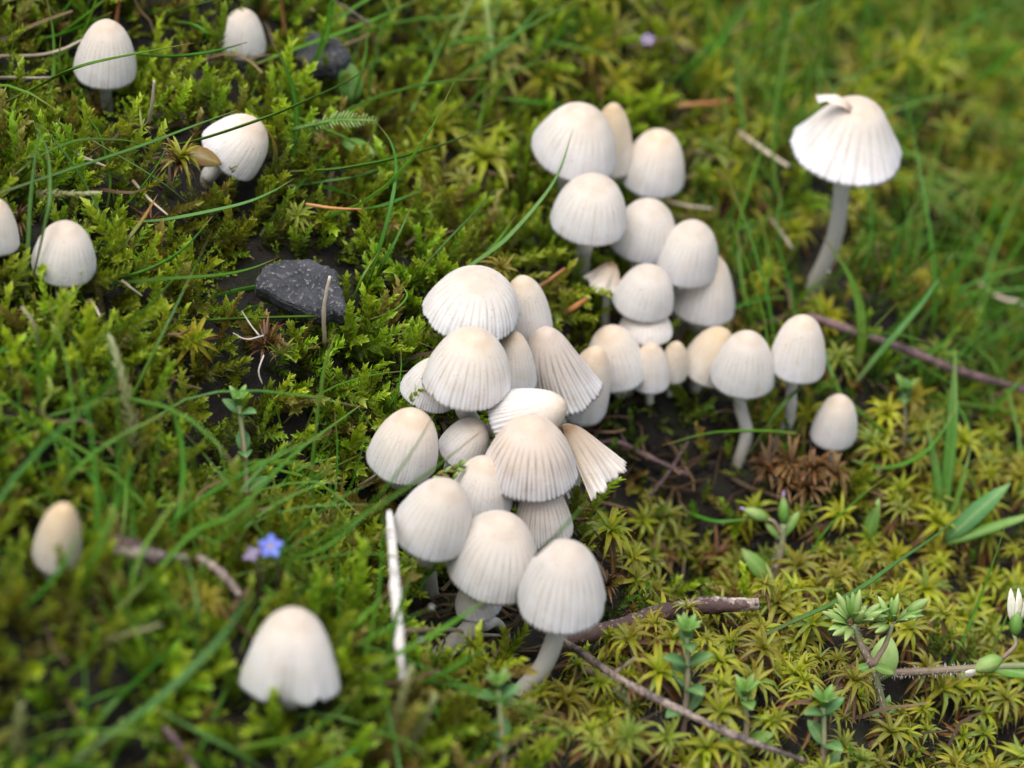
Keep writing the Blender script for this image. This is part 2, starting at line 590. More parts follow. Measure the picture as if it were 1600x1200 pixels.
# label, top px, bottom px, width px, profile, lift, tone, options
MUSH = [
    ('large wide pleated cap at the top of the central cluster', (752, 415), (733, 532), 148, .85, 1.9, 'cap', dict(gr=G1, notch=2)),
    ('narrow white cap tucked behind the right side of the topmost cluster cap', (815, 432), (826, 540), 78, .1, 1.55, 'cap', dict(gr=G1)),
    ('large cream bell cap with scalloped rim directly below the topmost cluster cap', (745, 511), (722, 643), 136, .75, 1.75, 'cap', dict(gr=G1, notch=1, dd=-.25)),
    ('small smooth cap squeezed between the large cream bell and the brownish flared cap', (801, 517), (803, 620), 66, 0, 1.75, 'cap', dict(gr=G1)),
    ('brownish grey flared cap with dark pleats leaning over the cluster centre', (850, 511), (866, 648), 112, 1.2, 1.7, 'cap_grey', dict(gr=G1, bend=.34, fold=.05, notch=2, amp=.036, n=22)),
    ('leaning oval cap right behind the brownish flared one', (932, 541), (903, 664), 76, .05, 1.3, 'cap', dict(gr=G1, dd=.35)),
    ('rounded pale cap at the right end of the main cluster', (950, 508), (969, 613), 92, .3, 1.1, 'cap', dict(gr=G1)),
    ('small pale bell beside the rounded cap over the dark hollow', (1015, 535), (1016, 616), 60, .5, .95, 'cap', dict(gr=G1)),
    ('tiny tan cap with a yellow green leaf fleck, last of the row over the hollow', (1056, 533), (1049, 600), 46, .2, .8, 'cap_tan', dict(gr=G1)),
    ('cap peeking out at lower left from behind the large cream bell', (688, 560), (660, 642), 88, .9, 1.6, 'cap', dict(gr=G1, dd=.35, notch=2)),
    ('cap lying on its side with its tip pointing right, above the grey striped cap', (884, 630), (768, 670), 94, .6, 1.75, 'cap', dict(gr=G1, amp=.035, tau=38, n=22)),
    ('wide bell cap with grey brown stripes in the middle of the cluster', (832, 647), (823, 786), 143, .85, 2.25, 'cap_grey', dict(gr=G1, notch=1, gs=1, amp=.03, soft=1)),
    ('small shaded round cap behind the left of the grey striped one', (752, 656), (706, 724), 74, .1, 1.45, 'cap', dict(gr=G1, dd=.25)),
    ('smooth egg shaped cap at the far left of the cluster crossed by a grass blade', (652, 637), (621, 755), 104, .1, 1.75, 'cap', dict(gr=G1)),
    ('plump cap with a green moss leaf on its left shoulder', (763, 711), (742, 815), 94, .1, 1.9, 'cap', dict(gr=G1, dd=.15)),
    ('plump cream cap with a turned up rim at lower left of the cluster', (706, 746), (660, 869), 116, .25, 2.0, 'cap', dict(gr=G1, notch=1)),
    ('large cream bell cap in front with a slanting grass blade below it', (792, 797), (754, 937), 142, .55, 2.2, 'cap', dict(gr=G1, base=(672, 985))),
    ('grey pleated cap half hidden below the grey striped one', (845, 748), (850, 855), 88, .6, 1.6, 'cap_grey', dict(gr=G1, dd=.1)),
    ('lowest bell cap of the cluster on a curved grey stem', (886, 839), (873, 982), 136, .6, 2.2, 'cap', dict(gr=G1, base=(775, 1068), notch=1, amp=.03)),
    ('small cap bottom showing under the front cream bell', (738, 905), (752, 968), 72, .8, 1.1, 'cap', dict(gr=G1, notch=2)),
    ('large flared cap at the top of the upper right cluster crossed by a blade tip', (918, 165), (880, 284), 132, .8, 1.9, 'cap', dict(gr=G2)),
    ('beige oval cap half hidden behind the topmost upper right cap', (956, 167), (956, 280), 66, .1, 1.6, 'cap_tan', dict(gr=G2, dd=.3)),
    ('white bell cap standing right of the topmost upper right pair', (1032, 204), (1014, 309), 98, .45, 1.7, 'cap', dict(gr=G2)),
    ('round white cap with a small point below the topmost upper right cap', (931, 272), (915, 386), 118, .35, 1.9, 'cap', dict(gr=G2)),
    ('oval white cap touching the right of the round pointed one', (1020, 312), (996, 414), 98, .1, 1.8, 'cap', dict(gr=G2)),
    ('smooth white cap at the right overlapping the flared cap below it', (1086, 346), (1064, 452), 97, .3, 2.0, 'cap', dict(gr=G2, dd=-.1)),
    ('flared white cap peeking out under the smooth right one', (1110, 398), (1085, 508), 102, .9, 1.6, 'cap', dict(gr=G2, dd=.2)),
    ('white cap with ragged rim above the small bottom one of the upper cluster', (1018, 413), (999, 504), 90, .1, 1.75, 'cap', dict(gr=G2, notch=2)),
    ('shaded low cap at the bottom of the upper right cluster', (1012, 480), (1005, 541), 80, .4, 1.3, 'cap', dict(gr=G2)),
    ('tan cap half hidden behind the bell cap right of the hollow', (1128, 512), (1093, 600), 82, .3, .9, 'cap_tan', dict(gr=G3, dd=.3)),
    ('white bell cap with beige crown right of the dark hollow', (1166, 516), (1157, 624), 100, .45, 1.3, 'cap', dict(gr=G3, base=(1152, 690))),
    ('round white cap on a slanting stem, right of the beige crowned pair', (1252, 492), (1240, 597), 90, .25, 1.4, 'cap', dict(gr=G3, base=(1200, 668))),
    ('small thimble shaped cap standing alone above the rusty moss tuft', (1307, 615), (1302, 706), 74, .2, .5, 'cap', dict(gr=G3, notch=2)),
    ('solitary wide umbrella cap on a tall stem at upper right with a torn flap', (1338, 152), (1318, 288), 174, 1.55, 2.6, 'cap', dict(gr=G3, base=(1262, 425), n=20, flap=1)),
    ('pleated bell cap at upper left crossed by a long grass blade', (178, 36), (160, 144), 101, .7, .62, 'cap', dict(gr=G3)),
    ('small pale cap at the top left third partly sunk in bright moss', (386, 17), (374, 96), 74, .4, .3, 'cap', dict(gr=G3)),
    ('tilted cap with a brown leaf stuck to it and a blade across its crown', (410, 192), (338, 262), 106, .1, .62, 'cap', dict(gr=G3, tau=30)),
    ('beige crowned round cap at left above the dark gap', (115, 347), (92, 451), 102, .2, .62, 'cap', dict(gr=G3)),
    ('cap cut off by the left edge of the picture', (4, 312), (-14, 402), 74, .2, .5, 'cap', dict(gr=G3)),
    ('blurred tan egg shaped cap at lower left half sunk in moss', (116, 782), (76, 896), 78, 0, .5, 'cap_tan', dict(gr=G3)),
    ('large blurred pointed cap near the bottom left', (466, 945), (448, 1098), 144, .15, .5, 'cap', dict(gr=G3, fold=.12, nfold=3, notch=5, tau=34)),
    ('small blurred cap behind the left foot of the large blurred one', (405, 1030), (414, 1098), 64, .5, .35, 'cap', dict(gr=G3, dd=.5)),
]


S_ = np.array([0, .012, .03, .06, .1, .15, .2, .26, .32, .38, .45, .52, .6, .68, .76, .84, .9, .95, 1.0])
EGG = ([0, .01, .03, .1, .25, .45, .7, .85, 1], [0, .16, .27, .47, .70, .86, .965, .995, 1.0])
BELL = ([0, .01, .03, .08, .2, .4, .6, .8, 1], [0, .14, .235, .37, .56, .74, .86, .95, 1.0])
CONE = ([0, .01, .03, .08, .2, .45, .7, .9, 1], [0, .12, .19, .29, .43, .61, .79, .95, 1.04])


def profile(s, k):
    from numpy import interp
    a = [np.interp(s, *p) for p in (EGG, BELL, CONE)]
    return a[0] * (1 - k) + a[1] * k if k <= 1 else a[1] * (2 - k) + a[2] * (k - 1)


def profile_s(s, k):
    d = .04
    return np.where(s < .045, profile(s, k) * 1.0, (profile(s, k) + profile(np.maximum(s - d, 0), k) + profile(np.minimum(s + d, 1), k)) / 3)


LIFTK = {G1: .82, G2: .72}


def cap_geometry(T, B, W, k, lift, o_):
    k = min(1.95, k + .25)
    T = np.array(T, float); B = np.array(B, float)
    tau = R(o_.get('tau', 42))
    W = W * (1.05 if o_['gr'] != G3 else 1.0)
    lift = lift * LIFTK.get(o_['gr'], 1)
    u2 = (T - B); ln = np.linalg.norm(u2); u2 = u2 / ln
    Rp = W / 2
    c2 = B + u2 * Rp * math.sin(tau) * .96
    lo_, hi_ = .2 * ln, 2.0 * ln                            # height whose drawn outline is as tall as the cap in view
    want = ln - Rp * math.sin(tau) * .96
    sv = np.linspace(0, 1, 60); pv = profile_s(sv, k)
    for _ in range(30):
        Hp = (lo_ + hi_) / 2
        if (Hp * (1 - sv) * math.cos(tau) + Rp * pv * math.sin(tau)).max() < want: lo_ = Hp
        else: hi_ = Hp
    Hp = max(Hp, Rp * .85)
    C0 = at(c2[0], c2[1], lift)
    C0 = C0 + ray(*c2) * o_.get('dd', 0)
    u = ((C0 - CAM) @ FW) * K
    axis = RT * u2[0] * math.cos(tau) - UP * u2[1] * math.cos(tau) - FW * math.sin(tau)
    axis /= np.linalg.norm(axis)
    return C0, axis, Rp * u, Hp * u, u, lift


CAPGEO = [cap_geometry(T, B, W, k, lift, o_) for _, T, B, W, k, lift, _, o_ in MUSH]


def clear_of_caps(root, tip, pad=1.0):
    """plants neither grow through a cap nor stand right in front of its crown"""
    ok = np.ones(len(root), bool)
    px, py, dp = project(tip)
    for (C0, ax, Rc, Hc, u, _), (_, T, B, W, *_r) in zip(CAPGEO, MUSH):
        for P_ in (root, (root + tip) / 2, tip):
            v = P_ - C0
            h = v @ ax
            rad = np.linalg.norm(v - h[:, None] * ax, axis=1)
            ok &= ~((rad < Rc * 1.02) & (h > -.1) & (h < Hc))
        cx, cy = (T[0] + B[0]) / 2, (T[1] + B[1]) / 2
        ln = math.hypot(T[0] - B[0], T[1] - B[1])
        cy -= .06 * ln
        ok &= ~((((px - cx) / (W * .52 * pad)) ** 2 + ((py - cy) / (ln * .50 * pad)) ** 2 < 1) & (dp < (C0 - CAM) @ FW + .2))
    for cx, cy, rx, ry in OPEN:                             # small clearings round low things one can see
        ok &= ~(((px - cx) / rx) ** 2 + ((py - cy) / ry) ** 2 < 1)
    return ok


def clear_blades(root, dirs, size):
    ok = np.ones(len(root), bool)
    for t in (.25, .45, .65, .85, 1.0):
        ok &= clear_of_caps(root, root + dirs * (size * t)[:, None] - np.array([0, 0, .25]) * (size * t * t)[:, None], 1.2)
        ok &= clear_of_caps(root, root + dirs * (size * t)[:, None], 1.2)
    return ok


# ------------------------------------------------------------------ moss prototypes
def feather_shoot(seed, nleaf=46, branch=0, fat=1.0):
    g = np.random.default_rng(seed)
    parts = []
    bend = g.uniform(.1, .35)
    az = g.uniform(0, 6.28)

    def axis(t):
        return np.array([bend * t * t * math.cos(az), bend * t * t * math.sin(az), t * (1 - .15 * bend)])
    stems = [(lambda t: axis(t), 1.0, nleaf, 0)]
    for k in range(branch):
        t0 = g.uniform(.15, .6); a = g.uniform(0, 6.28); L = g.uniform(.3, .55)
        d = np.array([math.cos(a) * .75, math.sin(a) * .75, .65])
        o = axis(t0)
        stems.append((lambda t, o=o, d=d, L=L: o + d * L * t + np.array([0, 0, .12 * L * t * t]), .75, nleaf // 2, t0 * .5))
    for f, sz, nl, tb in stems:
        ph = g.uniform(0, 6.28)
        for i in range(nl):
            t = .06 + .94 * i / nl
            p = f(t)
            ax = f(min(1, t + .05)) - f(t - .05)
            ax /= np.linalg.norm(ax)
            ang = ph + i * 2.39996 + g.normal() * .25
            e1 = np.cross(ax, [0.3, .9, .1]); e1 /= np.linalg.norm(e1)
            e2 = np.cross(ax, e1)
            rd = e1 * math.cos(ang) + e2 * math.sin(ang)
            op = (.95 - .62 * t) + g.normal() * .13
            d = ax * math.cos(op) + rd * math.sin(op)
            ln = (.165 - .04 * t) * sz * g.uniform(.75, 1.2)
            w = ln * .30 * fat
            side = np.cross(d, rd)
            side /= np.linalg.norm(side)
            outn = np.cross(side, d)
            if outn @ rd < 0: outn = -outn
            v = np.array([p, p + d * ln * .38 - side * w - outn * w * .2, p + d * ln * .42 + outn * w * .45, p + d * ln * .38 + side * w - outn * w * .2,
                          p + d * ln + rd * ln * .12])
            f_ = np.array([(0, 1, 2), (0, 2, 3), (1, 4, 2), (2, 4, 3)])
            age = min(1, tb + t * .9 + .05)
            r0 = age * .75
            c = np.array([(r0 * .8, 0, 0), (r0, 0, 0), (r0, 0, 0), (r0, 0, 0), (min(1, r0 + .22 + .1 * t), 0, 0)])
            parts.append((v, f_, c))
    return join(parts)


def star_leaf(g, L, rise, droop, w, hair=True, rnd=0):
    ts = [0, .22, .5, .78, .93] + ([1.0, 1.14] if hair else [1.0])
    pts, ws = [], []
    for t in ts:
        pts.append((L * t * (1 - .12 * t * abs(droop)), g.normal() * .004, rise * L * t - droop * L * t * t))
        ws.append(w * L * (.62 if t == 0 else 1.0 if t < .3 else .86 if t < .6 else .52 if t < .85 else .24 if t < .95 else .035))
    v, f, c = leaf_strip(pts, ws, fold=.55, rnd=rnd)
    c[:, 0] = np.minimum(1, np.repeat(np.array(ts) / 1.14, 3))
    return v, f, c


def star_rosette(seed, no=10, ni=5, brown=7, lite=False):
    """returns green, brown meshes (unit radius)"""
    g = np.random.default_rng(seed)
    gr, br = [], []
    for k in range(no):
        v, f, c = star_leaf(g, g.uniform(.8, 1.1), g.uniform(.5, .9), g.uniform(.75, 1.25), .088, True)
        gr.append((v @ rotz(k * 6.283 / no + g.normal() * .12).T, f, c))
    for k in range(ni):
        v, f, c = star_leaf(g, g.uniform(.4, .7), g.uniform(1.2, 1.9), g.uniform(.5, .9), .12, not lite)
        c[:, 0] *= .8
        gr.append((v @ rotz(k * 6.283 / ni + .3 + g.normal() * .15).T + np.array([0, 0, .04]), f, c))
    for k in range(brown):
        v, f, c = star_leaf(g, g.uniform(.7, 1.0), g.uniform(-.3, .1), g.uniform(.5, 1.0), .12, g.random() < .6)
        br.append((v @ rotz(g.uniform(0, 6.28)).T - np.array([0, 0, g.uniform(.1, .5)]), f, c))
    return join(gr), join(br)


def carpet(name, protos, pos, dirs, scale, mat, rnd, spin=None, sxy=None, clear=False):
    """many small plants of one uncountable mass as one mesh"""
    n = len(pos)
    if n == 0: return None
    which = rng.integers(0, len(protos), n)
    Vs, Fs, Cs, off = [], [], [], 0
    z = dirs / np.linalg.norm(dirs, axis=1, keepdims=True)
    a = rng.uniform(0, 6.283, n)
    h = np.stack([np.cos(a), np.sin(a), np.zeros(n)], 1)
    x = np.cross(h, z); x /= np.linalg.norm(x, axis=1, keepdims=True) + 1e-9
    y = np.cross(z, x)
    Mx = np.stack([x, y, z], 2) * scale[:, None, None]
    if sxy is not None: Mx[:, :, :2] *= sxy
    for k, (v, f, c) in enumerate(protos):
        idx = np.where(which == k)[0]
        if len(idx) == 0: continue
        W = np.einsum('nij,vj->nvi', Mx[idx], v) + pos[idx][:, None, :]
        if clear:                                           # drop the ones that would run across a cap
            flat = W.reshape(-1, 3)
            okv = clear_of_caps(flat, flat, 1.04).reshape(len(idx), -1).all(1)
            W, idx = W[okv], idx[okv]
            if len(idx) == 0: continue
        cc = np.broadcast_to(c, (len(idx),) + c.shape).copy()
        cc[:, :, 1] = rnd[idx][:, None]
        ff = f[None] + (off + np.arange(len(idx)) * len(v))[:, None, None]
        Vs.append(W.reshape(-1, 3)); Fs.append(ff.reshape(-1, 3)); Cs.append(cc.reshape(-1, 3))
        off += len(idx) * len(v)
    o = link(name, make_mesh(name, np.vstack(Vs), np.vstack(Fs), mat, np.vstack(Cs), smooth=False))
    o['kind'] = 'stuff'
    return o


def scatter(step, margin=190, jit=.5):
    xs = np.arange(-15, 17, step)
    ys = np.arange(-13, 26, step)
    X, Y = np.meshgrid(xs, ys)
    X = X.ravel() + rng.uniform(-jit, jit, X.size) * step
    Y = Y.ravel() + rng.uniform(-jit, jit, Y.size) * step
    P = np.stack([X, Y, ground(X, Y)], 1)
    px, py, d = project(P)
    ok = (px > -margin) & (px < 1600 + margin) & (py > -margin) & (py < 1200 + margin + 60)
    return P[ok], px[ok], py[ok]


def zones(P, px, py):
    nx = vnoise(P[:, 0], P[:, 1], 11, 2.2) * 40
    x = px + nx
    y = py + vnoise(P[:, 0], P[:, 1], 12, 2.2) * 35
    star = ((x > 1190) & (y > 770)) | ((x > 1340) & (y > 640)) | ((x > 900) & (y > 1040 - (x - 900) * .25)) | ((x > 790) & (y > 1080) & (x > 790 + (y - 1080) * .3)) | ((x > 935) & (x < 1200) & (y > 815) & (y < 930))
    topstar = (x > 690) & (y < 330) & ~((x > 780) & (x < 1080) & (y > 150)) & (vnoise(P[:, 0], P[:, 1], 13, 1.6) > -.25)
    short = (x > 1080) & (y < 720) & ~star & ~topstar & (vnoise(P[:, 0], P[:, 1], 15, 1.8) > -.55)
    hollow = (((x - 1050) / 165) ** 2 + ((y - 735) / 95) ** 2 < 1) | (((x - 790) / 150) ** 2 + ((y - 975) / 90) ** 2 < 1) | (((x - 1010) / 110) ** 2 + ((y - 985) / 38) ** 2 < 1) | (((x - 820) / 110) ** 2 + ((y - 730) / 110) ** 2 < 1)
    return star, topstar, short, hollow


OPEN = ((418, 545, 42, 36), (376, 645, 34, 60), (394, 866, 26, 22), (282, 248, 48, 30), (222, 203, 26, 20), (815, 1035, 75, 34), (690, 955, 52, 34), (1285, 385, 30, 45), (440, 560, 30, 28), (1372, 1090, 24, 60), (1070, 1050, 28, 52), (1163, 1120, 26, 32), (1284, 1150, 28, 48), (1203, 855, 34, 55))


def reg(px, py, cx, cy, rx, ry):
    return ((px - cx) / rx) ** 2 + ((py - cy) / ry) ** 2 < 1


RANK = ['closest', 'second closest', 'third closest', 'fourth closest', 'fifth closest', 'sixth closest', 'seventh closest', 'eighth closest', 'ninth closest', 'tenth closest', 'eleventh closest', 'twelfth closest', 'thirteenth closest', 'fourteenth closest']


def place_words(items, marks):
    """items: (key, x, y); says for each which landmark it is near, on which side, and how many are nearer"""
    bins = {}
    for key, x, y in items:
        n_, mx_, my_ = min(marks, key=lambda m_: (m_[1] - x) ** 2 + (m_[2] - y) ** 2)
        dx, dy = x - mx_, y - my_
        side = ('right of' if dx > 0 else 'left of') if abs(dx) > abs(dy) else ('below' if dy > 0 else 'above')
        bins.setdefault((n_, side), []).append((dx * dx + dy * dy, key))
    out = {}
    for (n_, side), l in bins.items():
        for i, (_, key) in enumerate(sorted(l)):
            out[key] = f'{RANK[min(i, 13)]} {side} {n_}'
    return out


feather_protos = [feather_shoot(i, 40, b) for i, b in enumerate((0, 1, 2, 1, 2, 2))]
P, px, py = scatter(.245)
star, topstar, short, hollow = zones(P, px, py)
gap = vnoise(P[:, 0], P[:, 1], 21, 2.4) * .6 + vnoise(P[:, 0], P[:, 1], 22, .9) * .5
feather = ~star & ~short & ~hollow & (gap > -.8) & ~reg(px, py, 470, 450, 75, 42) & ~(topstar & (rng.random(len(P)) < .7))
feather |= hollow & (rng.random(len(P)) < .04)
lefttop = (px < 430) & (py < 420)
feather &= ~(lefttop & (rng.random(len(P)) < .25))
Pf, pxf, pyf = P[feather], px[feather], py[feather]
N = gnormal(Pf[:, 0], Pf[:, 1])
lean = np.stack([vnoise(Pf[:, 0], Pf[:, 1], 31, 3) * .55 + .18, vnoise(Pf[:, 0], Pf[:, 1], 32, 3) * .5 - .15, np.zeros(len(Pf))], 1)
D = N * .45 + np.array([0, 0, .55]) + lean + rng.normal(0, .33, (len(Pf), 3))
D[:, 2] = np.maximum(D[:, 2], .25)
S = rng.uniform(.55, 1.05, len(Pf)) * np.where(rng.random(len(Pf)) < .12, 1.3, 1)
D /= np.linalg.norm(D, axis=1, keepdims=True)
okc = clear_of_caps(Pf, Pf + D * S[:, None])
okc &= ~(reg(*project(Pf + D * S[:, None])[:2], 470, 445, 74, 46) & (pyf < 545))
Pf, pxf, pyf, N, D, S = Pf[okc], pxf[okc], pyf[okc], N[okc], D[okc], S[okc]
# the shoots that show largest and sharpest are plants of their own
foc = (np.abs((Pf - CAM) @ FW - FOC) < 2.2) & (pxf > 0) & (pxf < 760) & (pyf > 120) & (pyf < 1000) & (S > .85)
pick = np.where(foc)[0]
pick = pick[rng.permutation(len(pick))[:80]]
MARKS_A = [('the tilted cap', 360, 228), ('the beige crowned left cap', 100, 398), ('the grey stone', 470, 445), ('the rust brown tuft', 418, 545), ('the small blue green herb', 376, 650), ('the topmost cluster cap', 740, 470),
           ('the tall arched blade', 615, 260), ('the blue flower', 422, 854), ('the egg shaped cluster cap', 632, 695), ('the tall pale shoot', 200, 610), ('the blurred tan cap', 100, 835), ('the upper left pleated cap', 163, 90), ('the bleached stick', 615, 900)]
WORDS = place_words([(int(i), pxf[i], pyf[i]) for i in pick], MARKS_A)
keep = np.ones(len(Pf), bool); keep[pick] = False
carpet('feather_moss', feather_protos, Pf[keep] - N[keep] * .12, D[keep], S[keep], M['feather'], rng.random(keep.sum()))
fm = [make_mesh('moss_shoot', v, f, M['feather'], c, False) for v, f, c in feather_protos]
for i in pick:
    o = link('moss_shoot', fm[int(rng.integers(0, 6))])
    o.location = Pf[i] - N[i] * .1
    o.rotation_euler = Matrix(align(D[i], rng.uniform(0, 6.28))).to_euler()
    o.scale = (S[i],) * 3
    lb = ('large ' if S[i] > 1.0 else '') + 'leafy moss shoot, ' + WORDS[int(i)]
    gp = 'leafy moss shoots on the left bank'
    tag(o, lb, 'moss', gp)

# a fine under layer of low shoots that closes the carpet
P, px, py = scatter(.20)
star, topstar, short, hollow = zones(P, px, py)
low = ~star & ~hollow & ~short & (rng.random(len(P)) < .8) & ~reg(px, py, 470, 450, 70, 40)
lo = P[low]
lo = lo[clear_of_caps(lo, lo + [0, 0, .3])]
N = gnormal(lo[:, 0], lo[:, 1])
lite = [feather_shoot(50 + i, 16, 1, 1.4) for i in range(4)]
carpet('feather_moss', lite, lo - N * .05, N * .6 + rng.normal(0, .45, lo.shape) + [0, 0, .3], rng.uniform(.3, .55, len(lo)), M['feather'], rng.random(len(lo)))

sh = short | (star & (rng.random(len(P)) < .25)) | (topstar & (rng.random(len(P)) < .28))
sh = (sh & ~hollow & (rng.random(len(P)) < .85)) | (hollow & (px > 900) & (rng.random(len(P)) < .42))
lo = P[sh]
lo = lo[clear_of_caps(lo, lo + [0, 0, .5])]
N = gnormal(lo[:, 0], lo[:, 1])
shortp = [feather_shoot(70 + i, 18, 1, 1.35) for i in range(4)]
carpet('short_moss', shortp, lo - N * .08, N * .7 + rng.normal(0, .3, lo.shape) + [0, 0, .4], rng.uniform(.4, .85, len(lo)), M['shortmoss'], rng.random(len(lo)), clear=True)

# ------------------------------------------------------------------ star moss
protos = [star_rosette(100 + i) for i in range(5)]
P, px, py = scatter(.37, jit=.42)
star, topstar, short, hollow = zones(P, px, py)
st = (star | topstar & (rng.random(len(P)) < .75) | (short & (rng.random(len(P)) < .3)) | (~star & ~hollow & (rng.random(len(P)) < .03) & (px < 760))) & ~(hollow & (rng.random(len(P)) < .8))
Ps, pxs, pys, sts = P[st], px[st], py[st], star[st]
N = gnormal(Ps[:, 0], Ps[:, 1])
H = rng.uniform(.25, .62, len(Ps)) * np.where((pxs > 935) & (pxs < 1190) & (pys < 940), .5, 1)
D = N * .5 + np.array([0, -.12, .55]) + rng.normal(0, .2, Ps.shape)
D /= np.linalg.norm(D, axis=1, keepdims=True)
S = rng.uniform(.21, .46, len(Ps)) * np.where(pys < 330, 1.5, 1)
okc = clear_of_caps(Ps, Ps + D * H[:, None])
Ps, pxs, pys, sts, H, D, S, N = (a_[okc] for a_ in (Ps, pxs, pys, sts, H, D, S, N))
top = Ps + D * H[:, None]
dep = (Ps - CAM) @ FW
sel = sts & (pxs > 780) & (pxs < 1625) & (pys > 790) & (pys < 1230)
idx = np.where(sel)[0]
idx = idx[np.argsort(np.abs(dep[idx] - FOC + .6) - S[idx] * 6)][:140]
keep = np.ones(len(Ps), bool); keep[idx] = False
RN = rng.random(len(Ps))
carpet('star_moss_carpet', [p[0] for p in protos], top[keep], D[keep], S[keep], M['star'], RN[keep])
carpet('old_star_moss', [p[1] for p in protos], top, D, S * 1.05, M['star_brown'], RN)
# second storey of half grown rosettes in the gaps
P2, px2, py2 = scatter(.36)
s2, t2, sh2, h2 = zones(P2, px2, py2)
q = (s2 | (t2 & (rng.random(len(P2)) < .6))) & (rng.random(len(P2)) < .7)
P2 = P2[q]
N2 = gnormal(P2[:, 0], P2[:, 1])
carpet('star_moss_carpet', [p[0] for p in protos[:3]], P2 + N2 * rng.uniform(.02, .25, (len(P2), 1)), N2 + rng.normal(0, .35, P2.shape), rng.uniform(.16, .26, len(P2)), M['star'], rng.random(len(P2)))
g_ = np.random.default_rng(5)
outer = [make_mesh('leaf', *(lambda r: (r[0], r[1], M['star'], r[2]))(star_leaf(g_, 1, u, d, .088)), smooth=True) for u, d in ((.6, .8), (.8, 1.1), (.5, .95), (.9, 1.0))]
inner = [make_mesh('leaf', *(lambda r: (r[0], r[1], M['star'], r[2]))(star_leaf(g_, .6, u, d, .12)), smooth=True) for u, d in ((1.3, .6), (1.8, .8))]
MARKS_B = [('the curved grey stem', 830, 1030), ('the peeling branch', 1050, 960), ('the stacked leaf herb', 1070, 1045), ('the middle of the thin twig', 1080, 1124), ('the tiny star shaped herb', 1163, 1120), ('the budding herb', 1205, 860),
           ('the left bud head', 1318, 920), ('the right bud head', 1400, 915), ('the fork of the forked herb', 1358, 1022), ('the foot of the forked herb', 1388, 1150), ('the green seed pod', 1540, 1030), ('the rusty moss pieces', 1250, 760),
           ('the leafy herb at the bottom edge', 1284, 1150), ('the blue green lance leaf', 1530, 790), ('the bottom right corner', 1580, 1180)]
WORDS = place_words([(int(i), pxs[i], pys[i]) for i in idx], MARKS_B)
for i in idx:
    lb = ('wide ' if S[i] > .38 else 'small ' if S[i] < .29 else '') + 'star moss rosette, ' + WORDS[int(i)]
    gp = 'star moss rosettes at the lower right'
    root = empty('star_moss', top[i], lb, 'moss', gp)
    root.rotation_euler = Matrix(align(D[i], rng.uniform(0, 6.28))).to_euler()
    root.scale = (S[i],) * 3
    no = int(rng.integers(10, 13))
    for k in range(no):
        o = link('leaf', outer[int(rng.integers(0, 4))], root)
        s_ = rng.uniform(.82, 1.15)
        o.scale = (s_, s_ * rng.uniform(.8, 1.1), s_ * rng.uniform(.8, 1.15))
        o.rotation_euler = (rng.normal() * .1, rng.normal() * .1, k * 6.283 / no + rng.normal() * .13)
    for k in range(5):
        o = link('leaf', inner[int(rng.integers(0, 2))], root)
        s_ = rng.uniform(.75, 1.1)
        o.scale = (s_,) * 3
        o.rotation_euler = (0, 0, k * 6.283 / 5 + rng.normal() * .2)

# ------------------------------------------------------------------ litter of dead fibres and crumbs
def strand(g, L):
    n = 6
    p = np.zeros((n, 3))
    d = g.normal(size=3); d[2] *= .35; d /= np.linalg.norm(d)
    for i in range(1, n):
        d = d + g.normal(size=3) * .22; d[2] *= .8; d /= np.linalg.norm(d)
        p[i] = p[i - 1] + d * L / n
    V, F, C = tube(p, np.linspace(.03, .012, n), 3)
    F3 = []
    for f in F:
        F3 += [(f[0], f[1], f[2])] + ([(f[0], f[2], f[3])] if len(f) == 4 else [])
    return V, np.array(F3), C


sp = [strand(np.random.default_rng(200 + i), 1.0) for i in range(8)]
P, px, py = scatter(.30)
star, topstar, short, hollow = zones(P, px, py)
q = hollow | (rng.random(len(P)) < np.where(topstar, .7, .22))
L_ = P[q]
hol = hollow[q]
L_ = np.vstack([L_, L_[hol] + rng.normal(0, .12, (hol.sum(), 3)) * [1, 1, 0]])
L_[:, 2] = ground(L_[:, 0], L_[:, 1]) + rng.uniform(0, .28, len(L_))
carpet('dead_plant_fibres', sp, L_, np.tile([0, 0, 1.0], (len(L_), 1)) + rng.normal(0, .2, L_.shape), rng.uniform(.4, 1.3, len(L_)), M['fibre'], rng.random(len(L_)))
# crumbs of soil
def crumb(seed):
    g = np.random.default_rng(seed)
    t = (1 + 5 ** .5) / 2
    v = np.array([(-1, t, 0), (1, t, 0), (-1, -t, 0), (1, -t, 0), (0, -1, t), (0, 1, t), (0, -1, -t), (0, 1, -t), (t, 0, -1), (t, 0, 1), (-t, 0, -1), (-t, 0, 1)], float) / 1.9
    v *= g.uniform(.6, 1.25, (12, 1))
    f = np.array([(0, 11, 5), (0, 5, 1), (0, 1, 7), (0, 7, 10), (0, 10, 11), (1, 5, 9), (5, 11, 4), (11, 10, 2), (10, 7, 6), (7, 1, 8), (3, 9, 4), (3, 4, 2), (3, 2, 6), (3, 6, 8), (3, 8, 9), (4, 9, 5), (2, 4, 11), (6, 2, 10), (8, 6, 7), (9, 8, 1)])
    return v, f, np.full((12, 3), .4)


q = hollow | (gnormal(P[:, 0], P[:, 1])[:, 2] < -1)
L_ = np.repeat(P[hollow], 4, 0) + rng.normal(0, .2, (hollow.sum() * 4, 3))
L_[:, 2] = ground(L_[:, 0], L_[:, 1]) + .02
carpet('soil_crumbs', [crumb(i) for i in range(4)], L_, rng.normal(0, 1, L_.shape), rng.uniform(.03, .10, len(L_)), M['soil'], rng.random(len(L_)))

